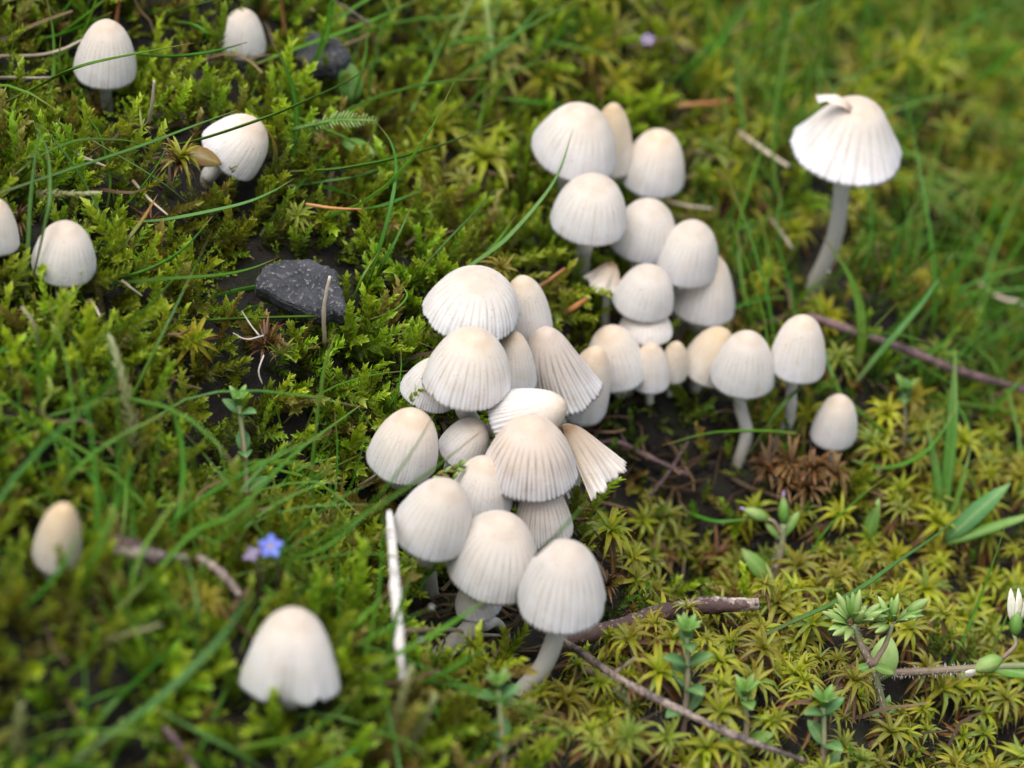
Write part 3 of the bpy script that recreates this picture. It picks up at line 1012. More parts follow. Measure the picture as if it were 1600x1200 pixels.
# ------------------------------------------------------------------ mushrooms
def cap_surface(Rr, Hh, k, seed, n=28, amp=.034, fold=0.0, nfold=5, notch=0, arc=None, per=5, rag=1.0, bend=0.0, inner=0.0):
    g = np.random.default_rng(seed)
    cols = n * 2 * per
    th = np.linspace(0, 2 * math.pi, cols, endpoint=False) if arc is None else np.linspace(arc[0], arc[1], int(cols * (arc[1] - arc[0]) / 6.283))
    warp = .55 * np.sin(th * 2 + g.uniform(0, 6)) + .4 * np.sin(th * 5 + g.uniform(0, 6)) + .25 * np.sin(th * 9 + g.uniform(0, 6))
    ph = n * th + warp                                      # full grooves
    g1 = np.abs(np.sin(ph / 2))
    g2 = np.abs(np.cos(ph / 2))                             # short grooves between them
    lowf = sum(a * np.sin(m_ * th + g.uniform(0, 6.28)) for m_, a in ((2, .5), (3, .35), (4, .2), (7, .18)))
    hif = sum(a * np.sin(m_ * th + g.uniform(0, 6.28)) for m_, a in ((13, .5), (19, .4), (31, .4)))
    foldw = np.sin(nfold * th + g.uniform(0, 6.28)) + .4 * np.sin((nfold * 2 + 1) * th + g.uniform(0, 6.28))
    nt_ = np.zeros(len(th))
    for _ in range(notch):
        t0 = g.uniform(0, 6.28)
        dd = np.abs((th - t0 + math.pi) % (2 * math.pi) - math.pi)
        nt_ += np.exp(-(dd / g.uniform(.04, .1)) ** 2) * g.uniform(.05, .16)
    V, C = [], []
    for s in S_:
        f1 = np.clip((s - .13) / .25, 0, 1)
        f2 = np.clip((s - .34) / .3, 0, 1)
        gr1 = (1 - g1 ** .6) ** 1.3 * f1 * 1.15
        gr2 = (1 - g2 ** .6) ** 1.3 * f2 * .85
        gr = np.maximum(gr1, gr2) * (.72 + .28 * np.sin(3 * th + 9 * s + seed) * np.sin(7 * th - 5 * s))   # grooves fade and return
        e = s ** 2
        r = Rr * float(profile_s(np.array(s), k)) * (1 - amp * (.6 + .8 * s) * gr * 1.6 + .045 * lowf * s + .012 * hif * e)
        r = r * (1 + fold * foldw * s ** 1.5)
        zz = Hh * (1 - s) + (-.011 * (np.maximum(g1, 0) * g2) * 2.0 + .018 * hif * rag + .022 * lowf) * Rr * np.clip((s - .8) / .2, 0, 1) + nt_ * Hh * np.clip((s - .7) / .3, 0, 1)
        zz = zz + .012 * Rr * math.sin(s * 9 + seed) * np.sin(th + seed)
        if inner:
            r = np.maximum(r - inner, 0); zz = zz - inner * (1 - s) * 1.1
        V.append(np.stack([r * np.cos(th) + bend * Rr * s * s, r * np.sin(th), zz], 1))
        C.append(np.stack([np.full(len(th), s), gr, np.full(len(th), .5)], 1))
    return np.vstack(V), np.vstack(C), len(th)


def make_cap(Rr, Hh, k, seed, arc=None, **kw):
    th_ = .022
    V1, C1, nc = cap_surface(Rr, Hh, k, seed, arc=arc, **kw)
    V2, C2, _ = cap_surface(Rr, Hh, k, seed, arc=arc, inner=th_, **kw)
    nr = len(S_)
    cl = arc is None
    F1 = grid_faces(nr, nc, cl)
    F2 = grid_faces(nr, nc, cl)[:, ::-1] + len(V1)
    a = np.arange(nc if cl else nc - 1)
    b_ = (a + 1) % nc
    o = (nr - 1) * nc
    F3 = np.stack([o + a, o + b_, len(V1) + o + b_, len(V1) + o + a], 1)
    Fs = [F1, F2, F3]
    if not cl:
        r_ = np.arange(nr - 1) * nc
        for q, flip in ((0, 1), (nc - 1, 0)):
            f = np.stack([r_ + q, r_ + nc + q, len(V1) + r_ + nc + q, len(V1) + r_ + q], 1)
            Fs.append(f[:, ::-1] if flip else f)
    C2 = C2.copy(); C2[:, 1] = .25
    return np.vstack([V1, V2]), np.vstack(Fs)[:, ::-1], np.vstack([C1, C2])


def gill_plates(Rr, Hh, k, n=34, rs=.13):
    V, F, C = [], [], []
    ss = np.array([.12, .3, .5, .7, .88, .985])
    pr = profile_s(ss, k) * Rr * .94 - .02
    for i in range(n):
        a = 2 * math.pi * i / n
        c_, s_ = math.cos(a), math.sin(a)
        b0 = len(V)
        for j, s in enumerate(ss):
            z = Hh * (1 - s) - .03
            ri = rs * Rr + (pr[j] - rs * Rr) * (.15 + .75 * s ** 2)
            ro = pr[j]
            V.append((ri * c_, ri * s_, z - .04 * Rr)); V.append((ro * c_, ro * s_, z))
            C += [(s, .5, .5)] * 2
        for j in range(len(ss) - 1):
            F.append((b0 + 2 * j, b0 + 2 * j + 1, b0 + 2 * j + 3, b0 + 2 * j + 2))
    return np.array(V), F, np.array(C)


CAPS = {}
for i, (lb, T, B, W, k, lift, tone, o_) in enumerate(MUSH):
    k = min(1.95, k + .25)
    C0, axis, Rc, Hc, u, lift = CAPGEO[i]
    if 'base' in o_:
        base = rooted(*o_['base'], .35)
    else:
        b_ = C0 - axis * .6 * lift
        back = {G1: (.15, .55), G2: (.1, .35)}.get(o_['gr'], (0, .1))
        bx, by = b_[0] + rng.normal() * .08 + back[0], b_[1] + rng.normal() * .08 + back[1]
        base = np.array([bx, by, float(ground(bx, by))])
    root = empty('mushroom', base, lb, 'mushroom', o_['gr'])
    per = 4 if 8 < i < 20 or i in (0, 1, 2, 3, 4, 5, 6) else 3
    amp_ = o_.get('amp', .012 + .009 * min(1, k))
    V, F, C = make_cap(Rc, Hc, k, 300 + i, n=o_.get('n', 29), amp=amp_, fold=o_.get('fold', 0), nfold=o_.get('nfold', 5), notch=o_.get('notch', 0), per=per, bend=o_.get('bend', float(rng.uniform(0, .11))))
    C[:, 1] *= min(1, .45 + .6 * k)                         # young closed caps are barely lined
    A = align(axis, rng.uniform(0, 6.28))
    if 'bend' in o_:
        xd = RT - axis * (axis @ RT); xd /= np.linalg.norm(xd)
        A = np.stack([xd, np.cross(axis, xd), axis], 1)
    V = V @ A.T + (C0 - base)
    link('cap', make_mesh('cap', V, F, M[tone], C), root)
    V, F, C = gill_plates(Rc, Hc, k)
    link('gills', make_mesh('gills', V @ A.T + (C0 - base), F, M['gills'], C, False), root)
    topin = C0 + axis * Hc * .80 - base
    p1 = C0 - axis * .35 - base
    L3 = np.linalg.norm(C0 - base)
    low_ = np.array([0, 0, -.15])
    midp = (p1 * .5) + np.array([0, 0, .08 * L3]) if 'base' not in o_ else p1 * .55 + np.array([.12, 0, -.08 * L3])
    path = smooth_path([low_, midp, p1, C0 + axis * Hc * .3 - base, topin], 22)
    rad = np.linspace(.105, .075, 22) * min(1.15, Rc / .45)
    V, F, C = tube(path, rad, 12, .025, i)
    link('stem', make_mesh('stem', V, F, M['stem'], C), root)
    CAPS[i] = (C0, axis, Rc, Hc, root, base, u, k)
    if o_.get('flap'):
        tip_ = C0 + axis * Hc * .9
        q = tip_ + (CAM - tip_) * .004
        dd_ = (q - CAM) @ FW
        pts = [CAM + ray(*p_) * dd_ - base for p_ in ((1330, 172), (1316, 163), (1302, 159), (1290, 155), (1277, 158))]
        v, f, c = leaf_strip(pts, [5 * u, 9 * u, 12 * u, 7 * u, 9 * u], .5, .5, tuple(-FW + UP))
        fm_ = make_mesh('torn_flap', v, f, M['cap'], c)
        fo = link('torn_flap', fm_, root)
        sm = fo.modifiers.new('thickness', 'SOLIDIFY'); sm.thickness = .012

# withered brown torn cap
T, B = np.array((876, 660.)), np.array((932, 766.))
tau = R(20)
u2 = T - B; ln = np.linalg.norm(u2); u2 /= ln
c2 = B + u2 * 12
C0 = at(c2[0], c2[1], 1.75)
u = ((C0 - CAM) @ FW) * K
axis = RT * u2[0] * math.cos(tau) - UP * u2[1] * math.cos(tau) - FW * math.sin(tau)
base = np.array([C0[0] - .45, C0[1] + .6, 0]); base[2] = float(ground(base[0], base[1]))
root = empty('mushroom', base, 'withered brown torn cap with curled white frilled rim beside the grey striped cap', 'mushroom', G1)
axis /= np.linalg.norm(axis)
gapd = -FW * .8 - RT * .6 - UP * .1                      # the torn side
gapd = gapd - axis * (gapd @ axis); gapd /= np.linalg.norm(gapd)
A = np.stack([gapd, np.cross(axis, gapd), axis], 1)
V, F, C = make_cap(54 * u, 110 * u, 1.6, 777, arc=(.45, 5.5), n=14, amp=.07, fold=.24, nfold=3, notch=6, rag=4.0)
link('cap', make_mesh('cap', V @ A.T + (C0 - base), F, M['cap_brown'], C), root)
path = smooth_path([np.array([0, 0, -.1]), (C0 - base) * .5 + np.array([0, 0, .1]), C0 - base + axis * 60 * u], 16)
V, F, C = tube(path, .07, 10, .03, 3)
link('stem', make_mesh('stem', V, F, M['stem'], C), root)

# dried scrap of a cap left of the upper cluster
C0 = at(948, 446, 1.0)
u = ((C0 - CAM) @ FW) * K
base = np.array([C0[0], C0[1] + .1, 0]); base[2] = float(ground(base[0], base[1]))
root = empty('mushroom', base, 'shrivelled torn cream cap scrap left of the upper right cluster', 'mushroom', G2)
A = align(-FW * .5 + UP + RT * .3, 1.2)
V, F, C = make_cap(34 * u, 40 * u, 1.8, 778, arc=(0.5, 4.2), n=14, amp=.05, fold=.3, nfold=4, notch=5, rag=4)
link('cap', make_mesh('cap', V @ A.T + (C0 - base), F, M['cap_brown'], C), root)
V, F, C = tube(smooth_path([np.array([0, 0, -.1]), (C0 - base) * .6, C0 - base + (A @ np.array([0, 0, 20 * u]))], 12), .05, 8, .05, 4)
link('stem', make_mesh('stem', V, F, M['stem'], C), root)

# ------------------------------------------------------------------ grass blades
def path_px(pts, lifts, n=26):
    P2 = np.array([p[:2] for p in pts], float)
    seg = np.concatenate([[0], np.cumsum(np.linalg.norm(np.diff(P2, axis=0), axis=1))]); seg /= seg[-1]
    Lf = np.interp(seg, np.linspace(0, 1, len(lifts)), lifts)
    W_ = np.array([at(p[0], p[1], l) for p, l in zip(P2, Lf)])
    # even out the depth so a blade runs as one smooth arc over bumps
    if len(W_) > 2:
        dp = (W_ - CAM) @ FW
        fit = np.polyval(np.polyfit(seg, dp, 2 if len(W_) > 3 else 1), seg)
        W_ = CAM + (W_ - CAM) * ((fit * .7 + dp * .3) / dp)[:, None]
    return smooth_path(W_, n)


GG = 'grass blades in the moss'
# label, points root -> tip, width px, lifts, material
BL = [
    ('long dark green blade crossing the far left from the edge to the tilted cap', [(-20, 308), (101, 267), (216, 229), (304, 196), (371, 172)], 8, (1.0, 1.6, 2.0), 'grass_blue'),
    ('long blade arching over the crown of the tilted cap up to the right', [(236, 232), (304, 219), (405, 186), (472, 159), (540, 128), (582, 101)], 8, (.5, 1.7, 1.9), 'grass'),
    ('long thin blade lying across the upper left pleated cap', [(-5, 166), (60, 133), (118, 105), (209, 84), (304, 67)], 8, (.4, 1.9, 2.0), 'grass'),
    ('blade pointing right between the two caps at upper left', [(215, 84), (260, 87), (304, 84), (345, 77), (386, 66)], 9, (.6, 1.3, 1.5), 'grass'),
    ('vertical blade hanging left of the upper left pleated cap', [(54, 179), (76, 150), (84, 110), (83, 50), (72, -8)], 7, (.3, .9, 1.3), 'grass'),
    ('leftmost of two blades hanging down to the cap at left', [(40, 470), (44, 380), (48, 310), (57, 236), (66, 185)], 7, (.4, 1.2, 1.4), 'grass_blue'),
    ('right one of two blades hanging in front of the left cap', [(52, 430), (70, 350), (78, 304), (74, 236), (50, 188)], 7, (.8, 1.7, 1.3), 'grass_blue'),
    ('blade running down past the right side of the left beige crowned cap', [(172, 402), (152, 325), (118, 263), (90, 225), (66, 196)], 6, (.3, 1.1, 1.2), 'grass_blue'),
    ('thin blade bending down under the upper left pleated cap', [(165, 337), (172, 280), (158, 216), (142, 190), (121, 165)], 5, (.3, 1.0, 1.0), 'grass'),
    ('blade arching over the left moss towards the small yellow rosette', [(10, 284), (60, 245), (118, 220), (170, 218), (209, 222), (252, 242)], 6, (.3, 1.4, .9), 'grass'),
    ('thin blade running down right from the arching left blade', [(140, 217), (219, 263), (260, 290), (294, 318)], 4, (1.0, 1.0, .5), 'grass_blue'),
    ('short blade rising to the yellow rosette at left', [(168, 346), (202, 314), (243, 263), (263, 224)], 6, (.3, 1.0, 1.3), 'grass'),
    ('long curved blade left of the grey stone pointing up right', [(165, 349), (220, 346), (270, 341), (371, 320), (420, 302), (460, 279)], 7, (.4, 1.3, 1.4), 'grass_blue'),
    ('yellow blade with an orange tip right of the left beige crowned cap', [(168, 418), (195, 380), (219, 348), (234, 325), (247, 302)], 7, (.3, .9, 1.2), 'grass_dry'),
    ('curved green blade above the long one that ends at the grey stone', [(145, 436), (185, 433), (225, 422), (267, 402), (300, 375), (332, 338)], 9, (.4, 1.1, 1.4), 'grass'),
    ('long yellowish blade running to the top of the grey stone', [(120, 445), (189, 441), (260, 435), (337, 430), (390, 420), (436, 402)], 8, (.4, 1.1, 1.3), 'grass'),
    ('blade below the left beige crowned cap curving down left', [(30, 500), (68, 491), (94, 474), (118, 455), (135, 436)], 7, (.3, .8, .8), 'grass'),
    ('straight horizontal blade below the grey stone', [(545, 491), (470, 494), (371, 497), (310, 500), (252, 499)], 8, (.5, .95, .9), 'grass'),
    ('broad bright blade at top left, lowest of three', [(60, 60), (91, 54), (135, 37), (175, 19)], 13, (.3, 1.0, 1.3), 'grass'),
    ('broad bright blade at top left, middle of three', [(80, 62), (108, 42), (140, 18), (175, -10)], 13, (.2, 1.0, 1.5), 'grass'),
    ('broad bright blade at top left, uppermost of three', [(75, 50), (95, 25), (122, -12)], 10, (.2, 1.1, 1.5), 'grass'),
    ('yellow green blade left of the top small cap', [(246, 31), (275, 18), (304, 8), (360, -8)], 7, (.6, 1.1, 1.3), 'grass'),
    ('hooked blade left of the top small cap', [(276, 35), (300, 37), (318, 47), (324, 58), (316, 68)], 6, (.8, 1.2, .9), 'grass'),
    ('yellow curled blade hugging the right side of the tilted cap', [(424, 274), (431, 250), (428, 222), (417, 200)], 7, (.4, 1.0, 1.3), 'grass_dry'),
    ('long broad blade from the top small cap up to the top edge', [(400, 100), (450, 80), (540, 48), (608, 20), (668, -8)], 9, (.5, 1.4, 1.7), 'grass'),
    ('long upright blade leaning over the bluish top stone', [(540, 190), (562, 120), (572, 80), (573, 45)], 6, (.4, 1.3, 1.6), 'grass'),
    ('long sweeping blade through the middle top ending in a point', [(450, 268), (500, 265), (540, 261), (618, 246), (709, 219), (790, 181)], 9, (.6, 1.6, 1.9), 'grass'),
    ('grey green blade beneath the sweeping middle top blade', [(440, 292), (500, 284), (560, 274), (630, 250), (680, 232)], 7, (.3, .8, .8), 'grass_blue'),
    ('tall arched blade between the grey stone and the central cluster', [(555, 488), (575, 440), (592, 390), (611, 320), (619, 263), (611, 223), (587, 190)], 8, (.2, 1.5, 1.7), 'grass'),
    ('blade ending right of the tall arched blade above the stone', [(560, 328), (600, 320), (630, 309), (668, 295)], 8, (.6, .9, 1.1), 'grass'),
    ('slim upright blade right of the grey stone', [(572, 460), (600, 410), (624, 364), (643, 322)], 6, (.3, 1.2, 1.4), 'grass'),
    ('long curved blade whose tip crosses the topmost upper right cap', [(690, 450), (720, 425), (759, 398), (793, 371), (844, 314), (874, 267), (896, 200)], 9, (.5, 2.3, 3.0), 'grass_blue'),
    ('short blade beside the long one that crosses the upper cap', [(742, 412), (773, 383), (806, 337)], 6, (.4, 1.0, 1.1), 'grass'),
    ('thin dark blade in the moss above the topmost cluster cap', [(655, 425), (690, 385), (736, 337), (776, 294)], 5, (.4, 1.0, 1.1), 'grass_blue'),
    ('blurred arch of a blade at the top centre', [(668, 90), (700, 70), (742, 61), (810, 66), (866, 93)], 9, (.6, 1.4, .8), 'grass'),
    ('blurred slanting blade through the top centre arch', [(725, 116), (760, 90), (803, 57), (858, -8)], 10, (.4, 1.3, 1.8), 'grass'),
    ('blurred upright blade right of the top centre arch', [(888, 96), (896, 60), (905, -8)], 10, (.3, 1.0, 1.5), 'grass'),
    ('dark horizontal blade left of the upper right cluster top', [(900, 168), (860, 162), (820, 158), (776, 154)], 9, (.4, .8, .9), 'grass'),
    ('blurred long blade slanting up right of the upper cluster', [(1055, 150), (1085, 110), (1128, 61), (1180, -8)], 12, (.3, 1.4, 1.9), 'grass'),
    ('second blurred blade left of the long slanting one at top right', [(1010, 160), (1060, 116), (1100, 78), (1151, 20), (1165, -5)], 10, (.3, 1.3, 1.9), 'grass'),
    ('upright thin blade left of the solitary umbrella mushroom', [(1128, 450), (1144, 388), (1175, 277), (1208, 186)], 9, (.3, 1.6, 2.0), 'grass'),
    ('broad arching leaf right of the solitary stem', [(1341, 575), (1347, 520), (1342, 470), (1322, 420), (1284, 368)], 20, (.3, 1.4, 1.7), 'grass'),
    ('thick straight blade crossing the purplish twig', [(1335, 600), (1370, 556), (1410, 510), (1448, 464), (1490, 395)], 14, (.3, 1.4, 1.9), 'grass_blue'),
    ('blade with a dewdrop tip below the solitary stem', [(1215, 510), (1240, 480), (1265, 452), (1294, 426)], 9, (.3, 1.0, 1.4), 'grass'),
    ('faint horizontal blade above the round slanting stemmed cap', [(1150, 476), (1200, 458), (1255, 436)], 8, (.4, .9, 1.0), 'grass'),
    ('long faint blade at the right edge above the purplish twig', [(1440, 600), (1495, 555), (1540, 520), (1590, 478)], 8, (.4, 1.1, 1.3), 'grass'),
    ('curved blade lying over the dark hollow', [(1245, 677), (1200, 673), (1150, 673), (1100, 678), (1035, 696)], 8, (.8, 1.5, 1.6), 'grass'),
    ('blade bowing down right of the small thimble cap', [(1330, 718), (1370, 730), (1410, 725), (1448, 704), (1475, 670), (1494, 636)], 9, (.4, 1.2, 1.7), 'grass'),
    ('thin blade running down right from the small thimble cap', [(1330, 630), (1365, 660), (1406, 692)], 8, (.5, .9, .8), 'grass'),
    ('blurred blade left of the small thimble cap', [(1165, 716), (1212, 646), (1240, 615), (1272, 588)], 8, (.3, .9, 1.2), 'grass_blue'),
    ('blurred blade cut by the right edge below the purplish twig', [(1530, 666), (1565, 625), (1605, 585)], 9, (.3, 1.0, 1.2), 'grass'),
    ('short blurred blade standing across the purplish twig', [(1440, 604), (1430, 560), (1420, 505)], 8, (.3, .8, 1.0), 'grass'),
    ('long straight blade behind the forked herb', [(1160, 1010), (1230, 975), (1296, 945), (1350, 915), (1397, 881), (1460, 838), (1522, 787)], 9, (.5, 1.4, 1.6), 'grass_blue'),
    ('curved thin blade in front of the fuzzy bud herb', [(1068, 796), (1095, 808), (1130, 815), (1200, 806)], 7, (.6, 1.0, .8), 'grass'),
    ('blade reaching up across the small shaded cap of the cluster', [(380, 905), (470, 862), (560, 810), (620, 772), (665, 741), (688, 724), (748, 677)], 9, (.4, 2.4, 2.9), 'grass'),
    ('blade rising across the smooth egg shaped cap', [(500, 850), (540, 820), (567, 800), (611, 751), (651, 694), (676, 650)], 6, (.8, 2.5, 2.8), 'grass'),
    ('curled blade tip above the topmost cluster cap at left', [(578, 499), (605, 490), (624, 478), (636, 462), (630, 448)], 7, (.4, 1.0, 1.2), 'grass'),
    ('slim blade right of the grey stone leaning right', [(535, 505), (550, 470), (565, 435), (590, 396)], 7, (.3, 1.0, 1.3), 'grass'),
    ('long blade crossing the left of the small leafy herb towards lower left', [(180, 955), (253, 884), (304, 830), (371, 798), (456, 712), (540, 650), (570, 628)], 10, (.4, 1.6, 1.4), 'grass'),
    ('parallel thinner blade left of the long crossing blade', [(340, 812), (358, 792), (400, 740), (466, 680)], 8, (.4, 1.2, 1.4), 'grass_blue'),
    ('blade left of the blue flower rising to the right', [(420, 800), (452, 775), (492, 745), (567, 708)], 7, (.4, 1.2, 1.3), 'grass'),
    ('tall blade rising right of the blurred tan cap', [(105, 950), (130, 900), (150, 865), (179, 798), (202, 740), (228, 688)], 12, (.5, 1.6, 1.8), 'grass'),
    ('curved blade standing left of the small leafy herb', [(335, 800), (345, 765), (352, 735), (337, 687)], 7, (.3, .9, 1.2), 'grass'),
    ('short blade left of the smooth egg shaped cap', [(445, 690), (438, 660), (425, 617)], 5, (.4, .8, 1.0), 'grass'),
    ('thick blurred blade sweeping from the bottom left corner', [(80, 1215), (186, 1137), (253, 1087), (331, 1013), (365, 970), (395, 925)], 17, (.5, 1.9, 2.0), 'grass_blue'),
    ('blurred upright blade in the lower left quarter', [(300, 1035), (308, 985), (307, 942), (290, 858)], 9, (.4, 1.2, 1.3), 'grass_blue'),
    ('blade passing right of the blue flower', [(400, 882), (449, 857), (500, 830), (550, 802)], 7, (.7, 1.3, 1.4), 'grass'),
    ('lower blade passing beneath the blue flower to the right', [(410, 884), (489, 864), (540, 832), (612, 768)], 9, (.6, 1.3, 1.6), 'grass'),
    ('thick blurred blade running down to the bottom edge', [(420, 1210), (380, 1180), (320, 1148), (243, 1107)], 14, (.5, 1.2, 1.2), 'grass_blue'),
    ('wide blurred blade below the large blurred cap', [(371, 1168), (420, 1160), (472, 1148), (520, 1118), (560, 1075)], 18, (.8, 1.3, 1.5), 'grass'),
    ('bright blade running in front of the cream bell stem', [(570, 1047), (640, 1012), (692, 982), (730, 957), (764, 933)], 13, (.8, 1.6, 1.9), 'grass'),
    ('blade with a dew tip crossing the bleached stick', [(555, 1008), (590, 990), (624, 972), (674, 950)], 9, (.8, 1.5, 1.7), 'grass'),
    ('short blade end right of the bleached stick base', [(640, 1076), (690, 1052), (730, 1030), (771, 1005)], 10, (.6, 1.3, 1.5), 'grass'),
    ('blade left of the bleached stick rising to it', [(525, 1000), (555, 975), (580, 950), (610, 922)], 10, (.5, 1.1, 1.3), 'grass'),
    ('thin blade right of the bleached stick', [(630, 952), (655, 920), (690, 872)], 6, (.4, 1.0, 1.1), 'grass'),
    ('blade tip crossing the top of the lowest bell cap', [(836, 868), (855, 850), (880, 824), (905, 797), (918, 782)], 8, (2.6, 3.0, 3.2), 'grass'),
    ('small blade with pale tip in the star moss below the cluster', [(820, 1135), (860, 1140), (912, 1149)], 6, (.7, 1.0, .9), 'grass'),
    ('bright blade leaning in at the left edge below the tan cap', [(20, 960), (60, 930), (100, 880), (128, 820)], 9, (.3, 1.0, 1.3), 'grass'),
]
for k, (lb, pts, w, lifts, mt) in enumerate(BL):
    Pt = path_px(pts, lifts, 28 if len(pts) > 4 else 16)
    u = ((Pt[len(Pt) // 2] - CAM) @ FW) * K
    b0 = Pt[0].copy()
    V, F, C = blade_mesh(Pt - b0, w * u * (1.0 if w < 12 else .85), fold=.5, twist=rng.uniform(-1.2, 1.2), rnd=rng.random())
    o = link('grass_blade', make_mesh('grass_blade', V, F, M[mt], C), None, b0)
    tag(o, lb, 'grass blade', GG)

# uncounted small grass in the background and the lower left turf
def grass_proto(seed):
    g = np.random.default_rng(seed)
    n = 7
    b_ = g.uniform(.2, .8)
    t = np.linspace(0, 1, n)
    pts = np.stack([b_ * t ** 2, .1 * np.sin(t * 3), t * (1 - .35 * b_ * t)], 1)
    v, f, c = leaf_strip(pts, list(.022 * np.array([.6, .8, .8, .75, .6, .4, .05])), .5, 0, (1.0, 0, .2))
    return v, f, c


gp = [grass_proto(i) for i in range(6)]
thin = [(v * [1.5, .55, 1], f, c) for v, f, c in gp]
P, px, py = scatter(.24)
dn = np.zeros(len(P))
dn = np.where((px > 1080) & (py < 700), .18, dn)
dn = np.where((px > 620) & (py < 150), .14, dn)
dn = np.where((px > 1380) & (py < 380), .3, dn)
dn = np.where((px < 640) & (py > 640), .30, dn)
dn = np.where((px > 330) & (px < 640) & (py > 740) & (py < 1100), .70, dn)
dn = np.where((px < 480) & (py < 420), .035, dn)
dn = np.where((px > 480) & (px < 700) & (py > 500) & (py < 760), .06, dn)
q = rng.random(len(P)) < dn
Pg, pxg = P[q], px[q]
dirs = np.stack([rng.normal(.25, .65, len(Pg)), rng.normal(0, .6, len(Pg)), rng.uniform(.35, 1, len(Pg))], 1)
dirs /= np.linalg.norm(dirs, axis=1, keepdims=True)
SG = rng.uniform(.8, 2.0, len(Pg))
okc = clear_blades(Pg, dirs, SG)
Pg, dirs, SG = Pg[okc], dirs[okc], SG[okc]
carpet('short_grass', gp, Pg, dirs, SG, M['grass'], rng.random(len(Pg)), clear=True)

# long fine fescue blades in the same turf
P, px, py = scatter(.24)
dn = np.where((px < 680) & (py > 560), .26, 0)
dn = np.where((px > 300) & (px < 660) & (py > 700) & (py < 1120), .7, dn)
dn = np.where((px < 480) & (py < 560), .12, dn)
dn = np.where((px > 480) & (px < 800) & (py < 480), .10, dn)
dn = np.where((px > 1080) & (py < 700), .40, dn)
dn = np.where((px > 1180) & (px < 1600) & (py > 700), .02, dn)
q = rng.random(len(P)) < dn
Pg = P[q]
dirs = np.stack([rng.normal(.35, .6, len(Pg)), rng.normal(.1, .6, len(Pg)), rng.uniform(.25, .9, len(Pg))], 1)
dirs /= np.linalg.norm(dirs, axis=1, keepdims=True)
SG = rng.uniform(1.2, 3.0, len(Pg))
okc = clear_blades(Pg, dirs, SG)
Pg, dirs, SG = Pg[okc], dirs[okc], SG[okc]
carpet('fine_grass', thin, Pg, dirs, SG, M['grass'], rng.random(len(Pg)), clear=True)

# ------------------------------------------------------------------ dry straws and rusty leaves
ST = [
    ('grey straw standing in front of the grey stone', [(508, 540), (506, 484), (515, 432)], 8, (.4, 1.1, 1.5), 'straw'),
    ('pale bent straw below the left beige crowned cap', [(61, 543), (52, 505), (34, 480)], 6, (.5, .9, 1.0), 'straw'),
    ('short pale straw between the left cap and the long yellow blade', [(190, 438), (205, 450), (222, 462)], 5, (.9, .9, .7), 'straw'),
    ('rusty straw standing above the upper left pleated cap', [(181, 40), (184, 18), (187, -2)], 7, (.5, .8, 1.2), 'orange'),
    ('rusty straw hanging at the top above the bluish stone', [(445, 52), (442, 25), (438, -5)], 7, (.5, .8, 1.2), 'orange'),
    ('short white straw standing below the upper left pleated cap', [(232, 194), (238, 160), (241, 126)], 7, (.6, 1.0, 1.3), 'straw'),
    ('brown straw lying left of the small yellow rosette', [(106, 235), (140, 250), (167, 261)], 7, (.8, .9, .8), 'straw'),
    ('pale straw slanting below the brown rosette', [(207, 282), (232, 310), (262, 336)], 6, (.8, .9, .7), 'straw'),
    ('long brown stalk left of the upper left pleated cap', [(-8, 88), (60, 86), (100, 76), (128, 62)], 6, (.8, 1.0, 1.0), 'straw'),
    ('pale straw lying left of the vertical blade', [(-8, 121), (40, 122), (80, 121)], 6, (.8, .9, .8), 'straw'),
    ('rusty straw lying in the moss right of the tilted cap', [(478, 319), (520, 325), (565, 327)], 6, (.7, .9, .9), 'orange'),
    ('rusty leaf tip behind the second cluster cap', [(838, 450), (860, 436), (883, 419)], 8, (.9, 1.2, 1.4), 'orange'),
    ('ochre leaf sliver above the rounded cluster cap', [(882, 489), (900, 478), (917, 466)], 11, (.8, 1.1, 1.3), 'orange'),
    ('brown straw right of the upper cluster white cap', [(1038, 314), (1075, 322), (1113, 326)], 7, (.6, .8, .8), 'straw'),
    ('blurred rusty blade left of the solitary umbrella cap', [(1058, 165), (1100, 162), (1146, 157)], 9, (.5, .8, .8), 'orange'),
    ('blurred brown straw left of the solitary stem', [(1153, 206), (1190, 232), (1232, 260)], 9, (.5, .8, .8), 'straw'),
    ('thin grey straw lower left of the solitary stem', [(1203, 340), (1220, 362), (1238, 388)], 6, (.6, .8, .6), 'straw'),
    ('pale curved straw at the right edge above the purplish twig', [(1530, 444), (1560, 464), (1608, 476)], 9, (.5, .8, .8), 'straw'),
    ('flat brown stalk lying under the front cream bell', [(628, 987), (700, 984), (740, 990), (780, 993)], 9, (.5, .6, .5), 'straw'),
    ('pale upright mossy stalk at the top centre', [(775, 150), (770, 90), (758, -8)], 13, (.5, .9, 1.6), 'herb_pale'),
    ('second pale stalk at the top centre', [(700, 100), (715, 50), (740, -8)], 11, (.3, .9, 1.4), 'herb_pale'),
    ('white straw under the second left hanging blade', [(139, 468), (149, 480), (156, 494)], 6, (.6, .7, .6), 'straw'),
    ('thin straw standing at the very top right of the bluish stone', [(578, 38), (550, 18), (508, -6)], 4, (1.4, 1.6, 1.8), 'twig'),
    ('brown straw slanting left of the bleached stick', [(560, 760), (590, 740), (600, 725)], 6, (.5, .8, .9), 'straw'),
]
for k, (lb, pts, w, lifts, mt) in enumerate(ST):
    Pt = path_px(pts, lifts, 14)
    u = ((Pt[7] - CAM) @ FW) * K
    b0 = Pt[0].copy()
    V, F, C = tube(Pt - b0, w * u * .5 * np.linspace(1, .55, 14), 7, .1, k)
    C[:, 1] = rng.random()
    o = link('dry_leaf' if 'leaf' in lb else 'dry_stalk', make_mesh('dry_stalk', V, F, M[mt], C), None, b0)
    tag(o, lb, 'dry leaf' if 'leaf' in lb else 'straw', 'dry straws in the moss')

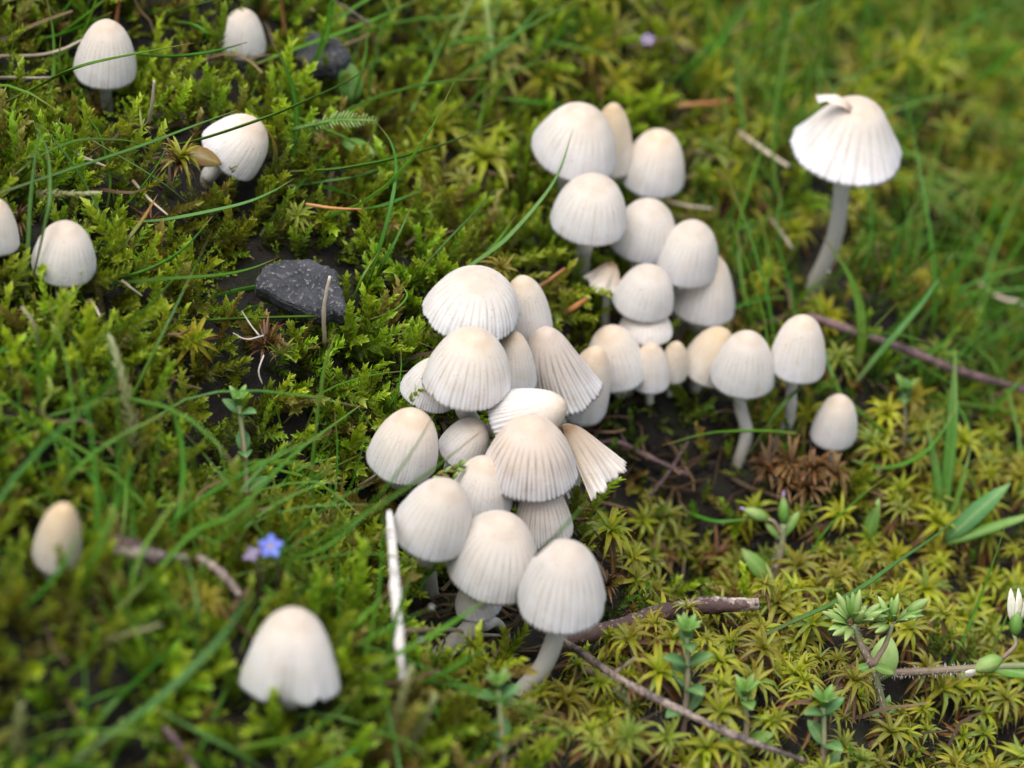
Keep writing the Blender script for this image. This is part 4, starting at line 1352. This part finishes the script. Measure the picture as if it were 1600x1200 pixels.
# ------------------------------------------------------------------ sticks and twigs
def stick(name, lb, pts, rads, lifts, mt, seed, n=40, seg=14, flat=1.0, rough=.06, grp='twigs and sticks on the ground', knots=()):
    Pt = path_px(pts, lifts, n)
    u = ((Pt[n // 2] - CAM) @ FW) * K
    b0 = Pt[0].copy()
    g = np.random.default_rng(seed)
    rr = np.interp(np.linspace(0, 1, n), np.linspace(0, 1, len(rads)), rads) * u * (1 + .1 * np.sin(np.linspace(0, 22, n) + seed) + g.normal(0, .04, n))
    V, F, C = tube(Pt - b0, rr, seg, rough, seed)
    o = link(name, make_mesh(name, V, F, M[mt], C), None, b0)
    tag(o, lb, 'stick', grp)
    for t, L, a in knots:
        i = int(t * (n - 1))
        q = Pt[i] - b0
        d = np.array([math.cos(a), math.sin(a) * .4, .5])
        V, F, C = tube(smooth_path([q, q + d * L * .5, q + d * L + [0, 0, .05]], 7), np.linspace(rr[i] * .5, rr[i] * .2, 7), 6, .1, seed)
        link('side_twig', make_mesh('side_twig', V, F, M[mt], C), o)
    return o


stick('stick', 'bleached white stick with black specks standing left of the front caps', [(630, 1068), (624, 1010), (619, 940), (614, 870), (608, 800)], (6, 8, 9, 8, 6), (.65, 1.2, 1.6), 'birch', 1)
stick('branch', 'thick branch with peeling pale bark lying right of the lowest bell cap', [(868, 1003), (920, 992), (1000, 968), (1080, 948), (1185, 944)], (11, 13, 13, 14, 11), (.45, .68, .78), 'branch', 2, rough=.09)
stick('twig', 'thin dark twig running from the lowest cap to the bottom edge', [(862, 988), (911, 1022), (979, 1067), (1080, 1118), (1150, 1150), (1260, 1190)], (5, 6, 6, 6, 6, 4), (.8, .95, .9), 'twig', 3, n=60, knots=((.35, .3, .5), (.72, .35, -1.2)))
stick('twig', 'long purplish twig behind the round slanting stemmed cap', [(1262, 492), (1340, 520), (1430, 552), (1500, 580), (1610, 612)], (6, 7, 7, 7, 6), (.8, .9, .9), 'twig_purple', 4, n=50)
stick('stick', 'short broken stick with a white end beside the blurred tan cap', [(172, 848), (205, 856), (240, 870), (290, 875)], (13, 15, 13, 8), (.9, .9, .6), 'branch', 5, n=30)
stick('twig', 'dark thin twig lying in the hollow below the cluster', [(905, 700), (960, 690), (1010, 712), (1075, 742)], (3, 4, 4, 3), (.6, .6, .5), 'twig_purple', 6, knots=((.5, .3, 2.0),))
stick('twig', 'thin curved twig standing in the dark hollow', [(1010, 780), (1040, 745), (1060, 715), (1075, 690)], (3, 3, 3, 2), (.2, .5, .7), 'twig_purple', 7)
stick('twig', 'blurred reddish twig at the bottom left edge', [(255, 1135), (280, 1165), (310, 1210)], (6, 6, 5), (.8, .8, .7), 'twig_purple', 8)
stick('twig', 'fibrous pale twig left of the blue flower', [(310, 870), (345, 895), (375, 930)], (6, 7, 5), (.8, .8, .6), 'twig', 9)
stick('twig', 'yellowish mossy twig lying in front of the star moss near the thin twig', [(905, 1040), (945, 1065), (985, 1095)], (7, 10, 8), (.4, .4, .3), 'herb_stem', 10)

# ------------------------------------------------------------------ stones
def stone(lb, outline, thick, lift, seed, tilt):
    """angular slate chip: its outline lies in a tilted plane and is built with real thickness"""
    c = np.mean(outline, 0)
    C0 = at(c[0], c[1], lift)
    u = ((C0 - CAM) @ FW) * K
    g = np.random.default_rng(seed)
    e1 = RT * .97 + np.array([0, 0, -.2]); e1 /= np.linalg.norm(e1)
    nrm = np.array([tilt[0], tilt[1], 1.0]); nrm /= np.linalg.norm(nrm)
    V = []
    n = len(outline)
    # sight lines through the outline meet the chip's own top plane
    top = []
    for p in outline:
        r = ray(*p)
        d = ((C0 - CAM) @ nrm) / (r @ nrm)
        top.append(CAM + r * d - C0)
    top = np.array(top)
    rings = [(.01, .0), (.2, 0), (.4, 0), (.6, 0), (.78, 0), (.92, -.02), (1.0, -.14), (1.03, -.5), (.93, -.85), (.6, -1.0), (.01, -1.0)]
    for sc2, dz in rings:
        for q in top:
            p = q * sc2
            relief = .035 * float(vnoise(p[0] * 1.0, p[1] + p[2], seed + 60, .9)) + .018 * float(vnoise(p[0], p[1] + p[2], seed + 61, .3))
            V.append(p + nrm * (dz * thick + relief * (1 if dz > -.5 else .5)))
    F = [tuple(f) for f in grid_faces(len(rings), n, True)]
    me = make_mesh('stone', np.array(V), F, M['rock'], None, False)
    o = link('stone', me, None, C0)
    return tag(o, lb, 'stone', 'slate chips')


def densify(pts, k=3, amp=1.2, seed=0):
    g = np.random.default_rng(seed)
    out = []
    for i in range(len(pts)):
        a, b_ = np.array(pts[i], float), np.array(pts[(i + 1) % len(pts)], float)
        for j in range(k):
            out.append(a + (b_ - a) * j / k + (g.normal(size=2) * amp if j else 0))
    return np.array(out)


stone('dark grey angular slate chip lying in the moss above the horizontal blade', densify([(400, 432), (410, 414), (443, 404), (482, 402), (514, 411), (527, 420), (529, 440), (543, 478), (536, 491), (522, 486), (505, 493), (478, 488), (428, 462), (400, 449)], 3, 1.0, 4),   .35, 1.0, 1, (.05, -.45))
stone('blurred bluish grey slate chip near the top edge', densify([(455, 55), (490, 45), (530, 62), (548, 85), (520, 105), (480, 104), (462, 85)], 3, 1.5, 5), .35, .7, 2, (.0, -.3))

# ------------------------------------------------------------------ leafy herbs and flowers
def ovate(L, W, cup=.25, bend=.3, tip=1.0, seg=6):
    ts = np.linspace(0, 1, seg + 1)
    P_ = np.stack([L * ts, 0 * ts, bend * L * (ts - ts ** 2 * 1.2)], 1)
    ws = W * .5 * np.maximum(np.sin(np.pi * np.clip(ts * .92 + .06, 0, 1)) ** .8 * (1 - ts * .25), .03)
    ws[-1] = .003
    return leaf_strip(P_, ws, cup)


def herb_leaf(parent, pos, direc, L, W, mat, cup=.3, bend=.25, name='leaf', spin=0.0, normal=(0, 0, 1)):
    d = np.asarray(direc, float); d /= np.linalg.norm(d)
    s = np.cross(np.array(normal, float), d)
    if np.linalg.norm(s) < .1: s = np.cross([0, -1.0, .2], d)
    s /= np.linalg.norm(s)
    nn = np.cross(d, s)
    A = np.stack([d, s, nn], 1)
    v, f, c = ovate(L, W, cup, bend)
    c[:, 1] = rng.random()
    me = make_mesh(name, v @ A.T, f, mat, c)
    o = link(name, me, parent, pos)
    m_ = o.modifiers.new('thickness', 'SOLIDIFY'); m_.thickness = .012
    return o


def bud(parent, pos, direc, L, W, mat, name='bud'):
    n = 7
    t = np.linspace(0, 1, n)
    d = np.asarray(direc, float); d /= np.linalg.norm(d)
    Pt = np.array([d * L * x for x in t])
    rad = W * .5 * np.maximum(np.sin(np.pi * np.clip(t * .93 + .04, 0, 1)) ** .7 * (1 - .3 * t), .04)
    V, F, C = tube(Pt, rad, 8, .04, 1)
    return link(name, make_mesh(name, V, F, mat, C), parent, pos)


def herb_stem(parent, pts, rad, name='stem'):
    V, F, C = tube(smooth_path(pts, 14), np.linspace(rad, rad * .75, 14), 8, .05, 2)
    return link(name, make_mesh(name, V, F, M['herb_stem'], C), parent)


def stem_hairs(parent, pts, rad, n, L=.05):
    g = np.random.default_rng(8)
    Pt = smooth_path(pts, 40)
    V, F, C = [], [], []
    for i in range(n):
        p = Pt[g.integers(0, 40)]
        d = g.normal(size=3); d /= np.linalg.norm(d)
        s = np.cross(d, [0, .3, 1.0]); s /= np.linalg.norm(s)
        q = p + d * rad * .8
        b0 = len(V)
        V += [q - s * .005, q + s * .005, q + d * L * g.uniform(.6, 1.3)]
        F.append((b0, b0 + 1, b0 + 2)); C += [(0, .5, .5), (0, .5, .5), (1, .5, .5)]
    link('hairs', make_mesh('hairs', np.array(V), np.array(F), M['hair'], np.array(C), False), parent)['kind'] = 'stuff'


def at_d(px, py, P):
    """sight line point at the depth of P"""
    return CAM + ray(px, py) * ((P - CAM) @ FW)


def upright_herb(lb, base_px, top_px, pairs, mat, leafL, vis=.45, grp='small leafy herbs', lean=None, toplift=None, tuft=5, stem_r=.035, rot=0.0):
    """stem with crossed pairs of pointed leaves and a leafy tip"""
    B_ = rooted(*base_px, vis)
    Tp = at_d(*top_px, B_) + np.array([0, -.15, .1])
    u = ((B_ - CAM) @ FW) * K
    root = empty('leafy_herb', B_, lb, 'plant', grp)
    v = Tp - B_
    pts = [np.array([0, 0, -.1]), v * .5 + [.03, 0, 0], v]
    herb_stem(root, pts, stem_r)
    Pt = smooth_path(pts, 30)
    for k in range(pairs):
        t = .3 + .62 * k / max(1, pairs - 1) if pairs > 1 else .7
        q = Pt[int(t * 29)]
        a = rot + k * 1.45 + rng.normal() * .15
        L = leafL * u * (1.15 - .35 * t)
        for sgn in (0, math.pi):
            d = np.array([math.cos(a + sgn), math.sin(a + sgn), .55])
            herb_leaf(root, q, d, L, L * .62, mat)
    for k in range(tuft):
        a = k * 2.4
        d = np.array([math.cos(a) * .55, math.sin(a) * .55, 1.0])
        herb_leaf(root, Pt[28], d, leafL * u * .8, leafL * u * .34, M['herb'] if mat is M['herb_dark'] else mat)
    return root, u


upright_herb('small blue green leafy herb in the moss left of the cluster', (378, 720), (375, 625), 3, M['herb_dark'], 44, .9, tuft=4, rot=.2)
upright_herb('short leafy herb with stacked leaves in front of the peeling branch', (1068, 1108), (1072, 985), 4, M['herb_dark'], 50, tuft=7, rot=.5)
upright_herb('tiny pale star shaped herb below the stacked leaf herb at lower right', (1163, 1150), (1162, 1080), 2, M['herb'], 50, tuft=4, rot=.1)
upright_herb('leafy herb at the bottom edge left of the forked stem', (1283, 1210), (1284, 1095), 3, M['herb_dark'], 50, tuft=6, rot=.8)
upright_herb('blurred green herb in front of the star moss at the bottom centre', (785, 1190), (778, 1065), 3, M['herb_dark'], 50, .9, tuft=5, rot=.4)
upright_herb('blurred cross shaped herb in the right background', (1412, 680), (1410, 610), 2, M['herb_dark'], 44, tuft=3, rot=0)

# forked herb with two bushy heads
B_ = rooted(1388, 1150)
u = ((B_ - CAM) @ FW) * K
root = empty('forked_herb', B_, 'forked herb with two bushy pale green bud heads at lower right', 'plant', 'small leafy herbs')
fork = at_d(1358, 1022, B_) + np.array([0, -.3, .1]) - B_
h1 = at_d(1328, 950, B_) + np.array([0, -.4, .1]) - B_
h2 = at_d(1388, 948, B_) + np.array([0, -.4, .1]) - B_
low_ = at_d(1380, 1110, B_) - B_
herb_stem(root, [np.array([0, 0, -.1]), low_, fork], .052)
herb_stem(root, [fork, (fork + h1) / 2 - RT * .02, h1], .048)
herb_stem(root, [fork, (fork + h2) / 2 + RT * .03, h2], .036)
stem_hairs(root, [np.array([0, 0, 0.]), low_, fork, h1], .05, 260, .045)
for hp, nn, sz in ((h1, 24, 1.0), (h2, 14, .85)):
    for k in range(nn):
        a = k * 2.4 + .4
        el = .15 + 1.1 * (k % 4) / 4
        d = np.array([math.cos(a) * math.cos(el), math.sin(a) * math.cos(el) * .8, math.sin(el) + .1])
        q = hp + d * .10 * sz
        if k % 3 == 0:
            bud(root, q, d, 44 * u * sz, 16 * u * sz, M['herb_pale'])
        else:
            herb_leaf(root, q, d, 42 * u * sz * rng.uniform(.65, 1.15), 13 * u * sz, M['herb'] if k % 2 else M['herb_pale'])
bq = h2 + RT * 22 * u + UP * 18 * u
herb_stem(root, [h2, h2 + RT * 14 * u + UP * 8 * u, bq], .014, 'bud_stalk')
bud(root, bq, RT * .8 + UP * .5 - FW * .1, 40 * u, 20 * u, M['herb_pale'])
for q, d, L, W_ in ((fork, RT * 1 - UP * .35, 38, 18), (fork, -RT * 1 - UP * .25, 34, 16), (low_ * .9, RT + UP * .5, 36, 16), (low_ * .9, -RT * .8 + UP * .1, 22, 12), (low_ * .9, RT * .3 + UP, 34, 15),
                    (low_ * .2, -RT - UP * .1, 58, 26), (low_ * .2, RT + UP * .25, 48, 22), (low_ * .2, RT * .2 + UP, 36, 16)):
    herb_leaf(root, q, np.array(d), L * u, W_ * u, M['herb_dark'] if L > 45 else M['herb'], normal=-FW + UP * .4)
# round pale leaves behind the fork
for p, L, W_, d in (((1372, 1062), 75, 52, RT * .25 + UP),):
    q = at(*p, .5)
    r2 = empty('broad_leaf', q, 'broad pale green leaf standing behind the forked stem', 'leaf', 'broad leaves')
    herb_leaf(r2, (0, 0, 0), d, L * u, W_ * u, M['herb_pale'], normal=-FW)

# herb with fuzzy buds
B_ = rooted(1203, 905, .25)
u = ((B_ - CAM) @ FW) * K
root = empty('budding_herb', B_, 'hairy herb with closed lilac tipped buds behind the peeling branch', 'plant', 'small leafy herbs')
tp = at_d(1222, 812, B_) - B_ + np.array([0, -.2, .1])
herb_stem(root, [np.array([0, 0, -.1]), tp * .5 + RT * .05, tp], .05)
stem_hairs(root, [np.array([0, 0, 0.]), tp * .5, tp], .05, 200)
bl = tp - RT * 32 * u + UP * 8 * u
herb_stem(root, [tp * .85, (tp + bl) / 2, bl], .03, 'bud_stalk')
b1 = bud(root, bl + RT * 8 * u, -RT * .9 + UP * .35, 42 * u, 24 * u, M['herb_pale'])
bud(root, tp, UP + RT * .0, 42 * u, 22 * u, M['herb'])
for o_, d in ((bl + RT * 8 * u - RT * 34 * u + UP * 13 * u, -RT * .9 + UP * .4), (tp + UP * 40 * u, UP)):
    bud(root, o_, d, 12 * u, 7 * u, M['lilac'], 'petal_tip')
for q, d, L, W_ in ((tp * .15, -RT * .75 + UP * .9, 72, 30), (tp * .3, RT * 1 + UP * .15, 52, 28), (tp * .8, RT * .7 + UP * 1, 52, 18), (tp * .8, -RT * .5 + UP * .5, 34, 16), (tp * .5, RT * .5 + UP * .5, 30, 14)):
    herb_leaf(root, q, np.array(d), L * u, W_ * u, M['herb'], normal=-FW + UP * .3)

# upright lance leaves at the right
B_ = rooted(1468, 815)
u = ((B_ - CAM) @ FW) * K
root = empty('lance_leaved_plant', B_, 'plant with upright lance shaped leaves at the right side', 'plant', 'small leafy herbs')
for tip, W_, mt in (((1486, 535), 23, 'herb'), ((1442, 652), 13, 'herb'), ((1511, 682), 14, 'herb')):
    tp = at_d(*tip, B_) - B_ + np.array([0, -.35, .15])
    mid = tp * .5 + RT * (.05 if tip[0] > 1480 else .08)
    V, F, C = blade_mesh(smooth_path([np.array([0, 0, -.1]), mid, tp], 16), W_ * u * 1.05, fold=.25, twist=1.2, tipfrac=.7, rootfrac=.45)
    # the flat side is turned to face away from the bank
    link('leaf', make_mesh('leaf', V, F, M[mt], C), root)
for lb, a, b_, W_, l0, mt in (('broad blue green lance leaf lying at the right edge', (1478, 845), (1574, 748), 34, .9, 'herb_dark'), ('small pale blade shaped leaf behind the forked herb', (1352, 850), (1370, 772), 24, .8, 'herb'),
                              ('bright arching leaf cut off by the right edge', (1480, 850), (1625, 792), 18, .9, 'herb')):
    A_ = at(*a, l0 * .5)
    B2 = at_d(*b_, A_) + np.array([0, -.2, .1])
    uu = ((A_ - CAM) @ FW) * K
    r2 = empty('broad_leaf', A_, lb, 'leaf', 'broad leaves')
    d = B2 - A_
    herb_leaf(r2, (0, 0, 0), d, np.linalg.norm(d), W_ * uu, M[mt], normal=-FW + UP * .5, bend=.12)
for lb, a, b_, W_, mt in (('pale broad leaf in the moss below the bluish stone', (552, 160), (542, 92), 44, 'herb'), ('oval leaf below the feathery yarrow leaf', (535, 222), (588, 238), 28, 'herb'),
                          ('green leaf fleck lying on the plump cap shoulder', None, None, 16, 'herb_pale')):
    if a is None: continue
    A_ = at(*a, .5)
    B2 = at_d(*b_, A_) + np.array([0, -.1, .05])
    uu = ((A_ - CAM) @ FW) * K
    r2 = empty('broad_leaf', A_, lb, 'leaf', 'broad leaves')
    herb_leaf(r2, (0, 0, 0), B2 - A_, np.linalg.norm(B2 - A_), W_ * uu, M[mt], normal=-FW + UP * .5, bend=.12)

# feathery yarrow leaf
A_ = at(458, 202, .62)
B2 = at_d(585, 188, A_)
uu = ((A_ - CAM) @ FW) * K
root = empty('yarrow_leaf', A_, 'feathery finely divided yarrow leaf above the sweeping middle blade', 'leaf')
v = B2 - A_
V, F, C = tube(smooth_path([np.zeros(3), v * .5 + np.array([0, 0, .06]), v], 14), np.linspace(.028, .012, 14), 6)
link('midrib', make_mesh('midrib', V, F, M['herb'], C), root)
Pt = smooth_path([np.zeros(3), v * .5 + np.array([0, 0, .06]), v], 24)
for i in range(4, 24):
    for sg in (-1, 1):
        L = 19 * uu * (1 - abs(i - 13) / 16) * rng.uniform(.6, 1.15)
        herb_leaf(root, Pt[i], v / np.linalg.norm(v) * .6 + UP * sg * .9 - FW * rng.normal(.1, .5), L, L * .15, M['herb_pale'], name='leaflet', normal=-FW)

# hairy stem with seed pod at the right edge
B_ = at(1345, 1052, .45)
u = ((B_ - CAM) @ FW) * K
root = empty('hairy_herb', B_, 'hairy brown stem with swollen green pod at the right edge', 'plant', 'small leafy herbs')
p1 = at_d(1430, 1050, B_) - B_ + np.array([0, -.1, .1])
p2 = at_d(1540, 1038, B_) - B_ + np.array([0, -.2, .15])
p3 = at_d(1620, 1035, B_) - B_ + np.array([0, -.2, .15])
herb_stem(root, [np.zeros(3), p1, p2, p3], .05)
stem_hairs(root, [np.zeros(3), p1, p2], .05, 420, .05)
q = at_d(1560, 1025, B_) - B_ + np.array([0, -.2, .15])
b1 = bud(root, q, at_d(1516, 1042, B_) - at_d(1560, 1024, B_), 48 * u, 34 * u, M['herb_pale'], 'seed_pod')
e = at_d(1520, 1042, B_) - B_ + np.array([0, -.22, .15])
for k in range(4):
    herb_leaf(root, e, -RT * 1 - UP * (.1 + .25 * k) + FW * (.3 * k - .4), 20 * u, 7 * u, M['white_petal'], name='petal', normal=-FW)
herb_stem(root, [q, q + RT * 20 * u + UP * 20 * u, at_d(1578, 985, B_) - B_ + np.array([0, -.2, .15])], .03, 'branch')
top = at_d(1580, 990, B_) - B_ + np.array([0, -.2, .15])
bud(root, top, UP + RT * .1, 40 * u, 26 * u, M['herb'], 'bud')
for k in range(3):
    herb_leaf(root, top + UP * 24 * u + RT * (k * 8 - 6) * u, UP + RT * (.1 * k), 50 * u, 14 * u, M['white_petal'], name='petal', normal=-FW + RT * .4 * k)
herb_leaf(root, p2, RT * 1 - UP * .2, 70 * u, 24 * u, M['herb'], normal=-FW + UP * .3)

# forget-me-nots
def flower(lb, cpx, base_px, size, pet, mat, lift, face, small=False):
    C0 = at(*cpx, lift)
    u = ((C0 - CAM) @ FW) * K
    Bb = at(*base_px, 0)
    root = empty('flower', Bb, lb, 'flower', 'tiny blue flowers')
    q = C0 - Bb
    herb_stem(root, [np.array([0, 0, -.05]), q * .55 + np.array([.05, .03, 0]), q], .022)
    f = np.array(face, float); f /= np.linalg.norm(f)
    A = align(f, .3)
    for k in range(pet):
        a = k * 6.283 / pet
        d = A @ np.array([math.cos(a), math.sin(a), .12])
        herb_leaf(root, q + d * size * u * .08, d, size * u * .5, size * u * .46, mat, name='petal', normal=f, cup=.1, bend=.05)
    if not small:
        v, f_, c = crumb(9)
        link('flower_eye', make_mesh('flower_eye', v * size * u * .09, f_, M['yellow'], c), root, q + f * .02)
    return root


flower('bright blue five petalled flower in the grass at lower left', (423, 854), (430, 930), 35, 5, M['petal'], 1.5, -FW + UP * .3)
flower('lilac half open flower just left of the bright blue one', (394, 866), (402, 935), 26, 4, M['lilac'], 1.4, -FW - RT * .5 + UP, True)
flower('blurred violet flower far behind at the top centre right', (1012, 62), (1014, 100), 20, 5, M['lilac'], 1.0, -FW + UP * .5, True)

# brown leaf stuck on the tilted cap, moss fleck on the plump cap
def on_sight(px, py, ref, toward):
    P_ = at_d(px, py, ref)
    return P_ + (CAM - P_) / np.linalg.norm(CAM - P_) * toward


C0, axis, Rc, Hc, _, _, u, _ = CAPS[36]
A_ = on_sight(290, 238, C0, Rc * 1.15)
B2 = on_sight(347, 256, C0, Rc * 1.15)
r2 = empty('dead_leaf', A_, 'translucent brown pod shaped leaf stuck to the tilted cap', 'leaf')
herb_leaf(r2, (0, 0, 0), B2 - A_, np.linalg.norm(B2 - A_), 34 * u, M['pod'], normal=-FW + UP * .3, bend=.2)
C0, axis, Rc, Hc, _, _, u, _ = CAPS[14]
for k, (a, b_, W_) in enumerate((((676, 745), (724, 727), 18), ((708, 748), (722, 722), 9))):
    A_ = on_sight(*a, C0, Rc * 1.15)
    B2 = on_sight(*b_, C0, Rc * 1.25)
    if k == 0:
        r2 = empty('moss_sprig', A_, 'yellow green moss sprig lying on the shoulder of a plump cap', 'moss')
        q0 = A_
    for j in range(7):
        q = (A_ + (B2 - A_) * j / 8) - q0
        herb_leaf(r2, q, (B2 - A_) / np.linalg.norm(B2 - A_) + UP * (.5 if j % 2 else -.5) + rng.normal(0, .15, 3), 15 * u, 6 * u, M['shortmoss'] if j % 3 else M['herb_pale'], normal=-FW)

# ------------------------------------------------------------------ distinct moss tufts
def place_shoot(lb, a, b_, lift, W_, mat=None, seed=1, n=70):
    A_ = at(*a, lift)
    B2 = at_d(*b_, A_) + np.array([0, -.25, .12])
    d = B2 - A_
    L = np.linalg.norm(d)
    uu = ((A_ - CAM) @ FW) * K
    v, f, c = feather_shoot(seed, n, 0, 1.2)
    c[:, 1] = rng.random() * .5
    v = v * np.array([W_ * uu / .30, W_ * uu / .30, L])
    o = link('moss_shoot', make_mesh('moss_shoot', v, f, M[mat or 'feather'], c, False), None, A_)
    o.rotation_euler = Matrix(align(d)).to_euler()
    tag(o, lb, 'moss', 'tall single moss shoots')


M['pale_shoot'] = leaf_mat('pale_moss_leaf', [(0, (.20, .20, .10)), (.5, (.30, .32, .14)), (1, (.55, .60, .36))], transl=.35, vary=.2, hue=.01)
place_shoot('tall pale moss shoot with a whitish tip at the left', (212, 710), (199, 522), .7, 34, 'pale_shoot', 401)
place_shoot('slender leaning moss shoot left of the grey stone', (340, 540), (372, 448), .5, 18, None, 402)
place_shoot('tall green moss shoot left of the topmost upper right cap', (812, 340), (822, 188), .4, 30, None, 403, 90)
place_shoot('upright moss shoot with pale tip right of the rusty tuft', (478, 590), (472, 498), .4, 32, None, 404)
place_shoot('pale moss shoot lying left of the long curved blade', (50, 300), (150, 302), .8, 18, 'pale_shoot', 405)
place_shoot('blurred pale moss shoot at the bottom left corner', (30, 1190), (28, 1090), .7, 30, 'pale_shoot', 406)
place_shoot('yellowish moss shoot lying behind the large blurred cap', (160, 1000), (250, 970), .9, 20, 'pale_shoot', 407)
place_shoot('blurred pale upright moss shoot below the bleached stick', (610, 1150), (640, 1040), .6, 30, 'pale_shoot', 408)
place_shoot('second blurred pale moss shoot right of the bleached stick foot', (640, 1160), (690, 1085), .6, 26, 'pale_shoot', 409)


def tuft(lb, c, size, lift, mat, n, seed, grp='coloured moss tufts', hair=False):
    g = np.random.default_rng(seed)
    C0 = at(*c, lift)
    u = ((C0 - CAM) @ FW) * K
    parts = []
    for k in range(n):
        v, f, cc = star_leaf(g, g.uniform(.6, 1.1), g.uniform(.1, 1.8), g.uniform(.3, 1.1), .07 if hair else .1, True)
        parts.append((v @ rotz(g.uniform(0, 6.28)).T, f, cc))
    v, f, cc = join(parts)
    o = link('moss_tuft', make_mesh('moss_tuft', v * size * u * .5, f, M[mat], cc), None, C0)
    o.rotation_euler = Matrix(align(-FW * .6 + UP + rng.normal(0, .1, 3))).to_euler()
    return tag(o, lb, 'moss', grp)


tuft('rust brown hairy moss tuft below the grey stone', (418, 545), 84, .7, 'star_brown', 60, 1, hair=True)
tuft('yellow green star of moss with pale tip beside the rust brown tuft', (440, 555), 62, .85, 'star', 14, 2)
tuft('bright yellow star moss rosette left of the tilted cap', (222, 203), 48, 1.05, 'star', 16, 3)
tuft('brownish yellow star moss rosette right beneath the tilted cap leaf', (282, 248), 84, .95, 'star', 22, 4)
tuft('brown fringe of old leaves under the brownish yellow rosette', (280, 256), 84, .85, 'star_brown', 20, 5)
tuft('rusty star of dead moss right of the lowest bell cap', (950, 915), 70, .6, 'star_brown', 18, 6)
tuft('brown olive star moss rosette at the left below the dark gap', (85, 618), 70, .8, 'star', 14, 7)
tuft('dark brown tuft below the long curved left blade', (235, 350), 60, .6, 'star_brown', 26, 8)
for k, (x, y, s_) in enumerate(((1200, 735, 76), (1235, 728, 84), (1270, 735, 84), (1305, 742, 70), (1225, 760, 70), (1265, 765, 76))):
    tuft('rusty brown moss clump under the small thimble cap, ' + ('upper left one', 'upper middle one', 'right middle one', 'rightmost one', 'lower left one', 'lower middle one')[k], (x, y), s_, .45, 'star_brown', 36, 20 + k, 'rusty moss pieces under the thimble cap')
for k, (x, y) in enumerate(((30, 345), (395, 815), (1040, 870), (1120, 870), (35, 40))):
    tuft(['brown tuft between the two caps at the left edge', 'brown tuft above the bright blue flower', 'brown tuft left in the hollow moss', 'brown tuft right in the hollow moss', 'dark brown tuft in the top left corner'][k], (x, y), 62, .3, 'star_brown', 30, 40 + k)
# fine white hairs at the rust brown tuft
pts = [[(378, 486), (392, 508), (405, 524)], [(364, 520), (385, 530), (412, 524)], [(410, 600), (404, 580), (412, 555)]]
for k, p in enumerate(pts):
    Pt = path_px(p, (1.0, 1.15, 1.1), 10)
    V, F, C = tube(Pt - Pt[0], .009, 4)
    tag(link('plant_hair', make_mesh('plant_hair', V, F, M['hair'], C), None, Pt[0]), ['upper white hair left of the rust brown tuft', 'lower white hair left of the rust brown tuft', 'white hair hanging under the rust brown tuft'][k], 'hair')

# dewdrops on a few blade tips
m, nt, b = newmat('water')
b.inputs['Base Color'].default_value = (1, 1, 1, 1)
b.inputs['Roughness'].default_value = .03
b.inputs['Transmission Weight'].default_value = 1
b.inputs['IOR'].default_value = 1.33
M['water'] = m


def drop(lb, px, py, lift, r_px):
    C0 = at(px, py, lift)
    u = ((C0 - CAM) @ FW) * K
    n = 9
    t = np.linspace(.02, .98, n)
    Pt = np.stack([0 * t, 0 * t, (-np.cos(np.pi * t)) * r_px * u], 1)
    V, F, C = tube(Pt, np.sin(np.pi * t) * r_px * u, 12)
    tag(link('dewdrop', make_mesh('dewdrop', V, F, M['water'], C), None, C0), lb, 'dewdrop', 'dewdrops')


drop('dewdrop on the blade tip below the solitary stem', 1294, 427, 1.45, 5)
drop('dewdrop on the blade tip right of the bleached stick', 674, 950, 1.75, 5)
drop('dewdrop on the slanting bright blade below the front cream bell', 657, 1001, 1.75, 5)
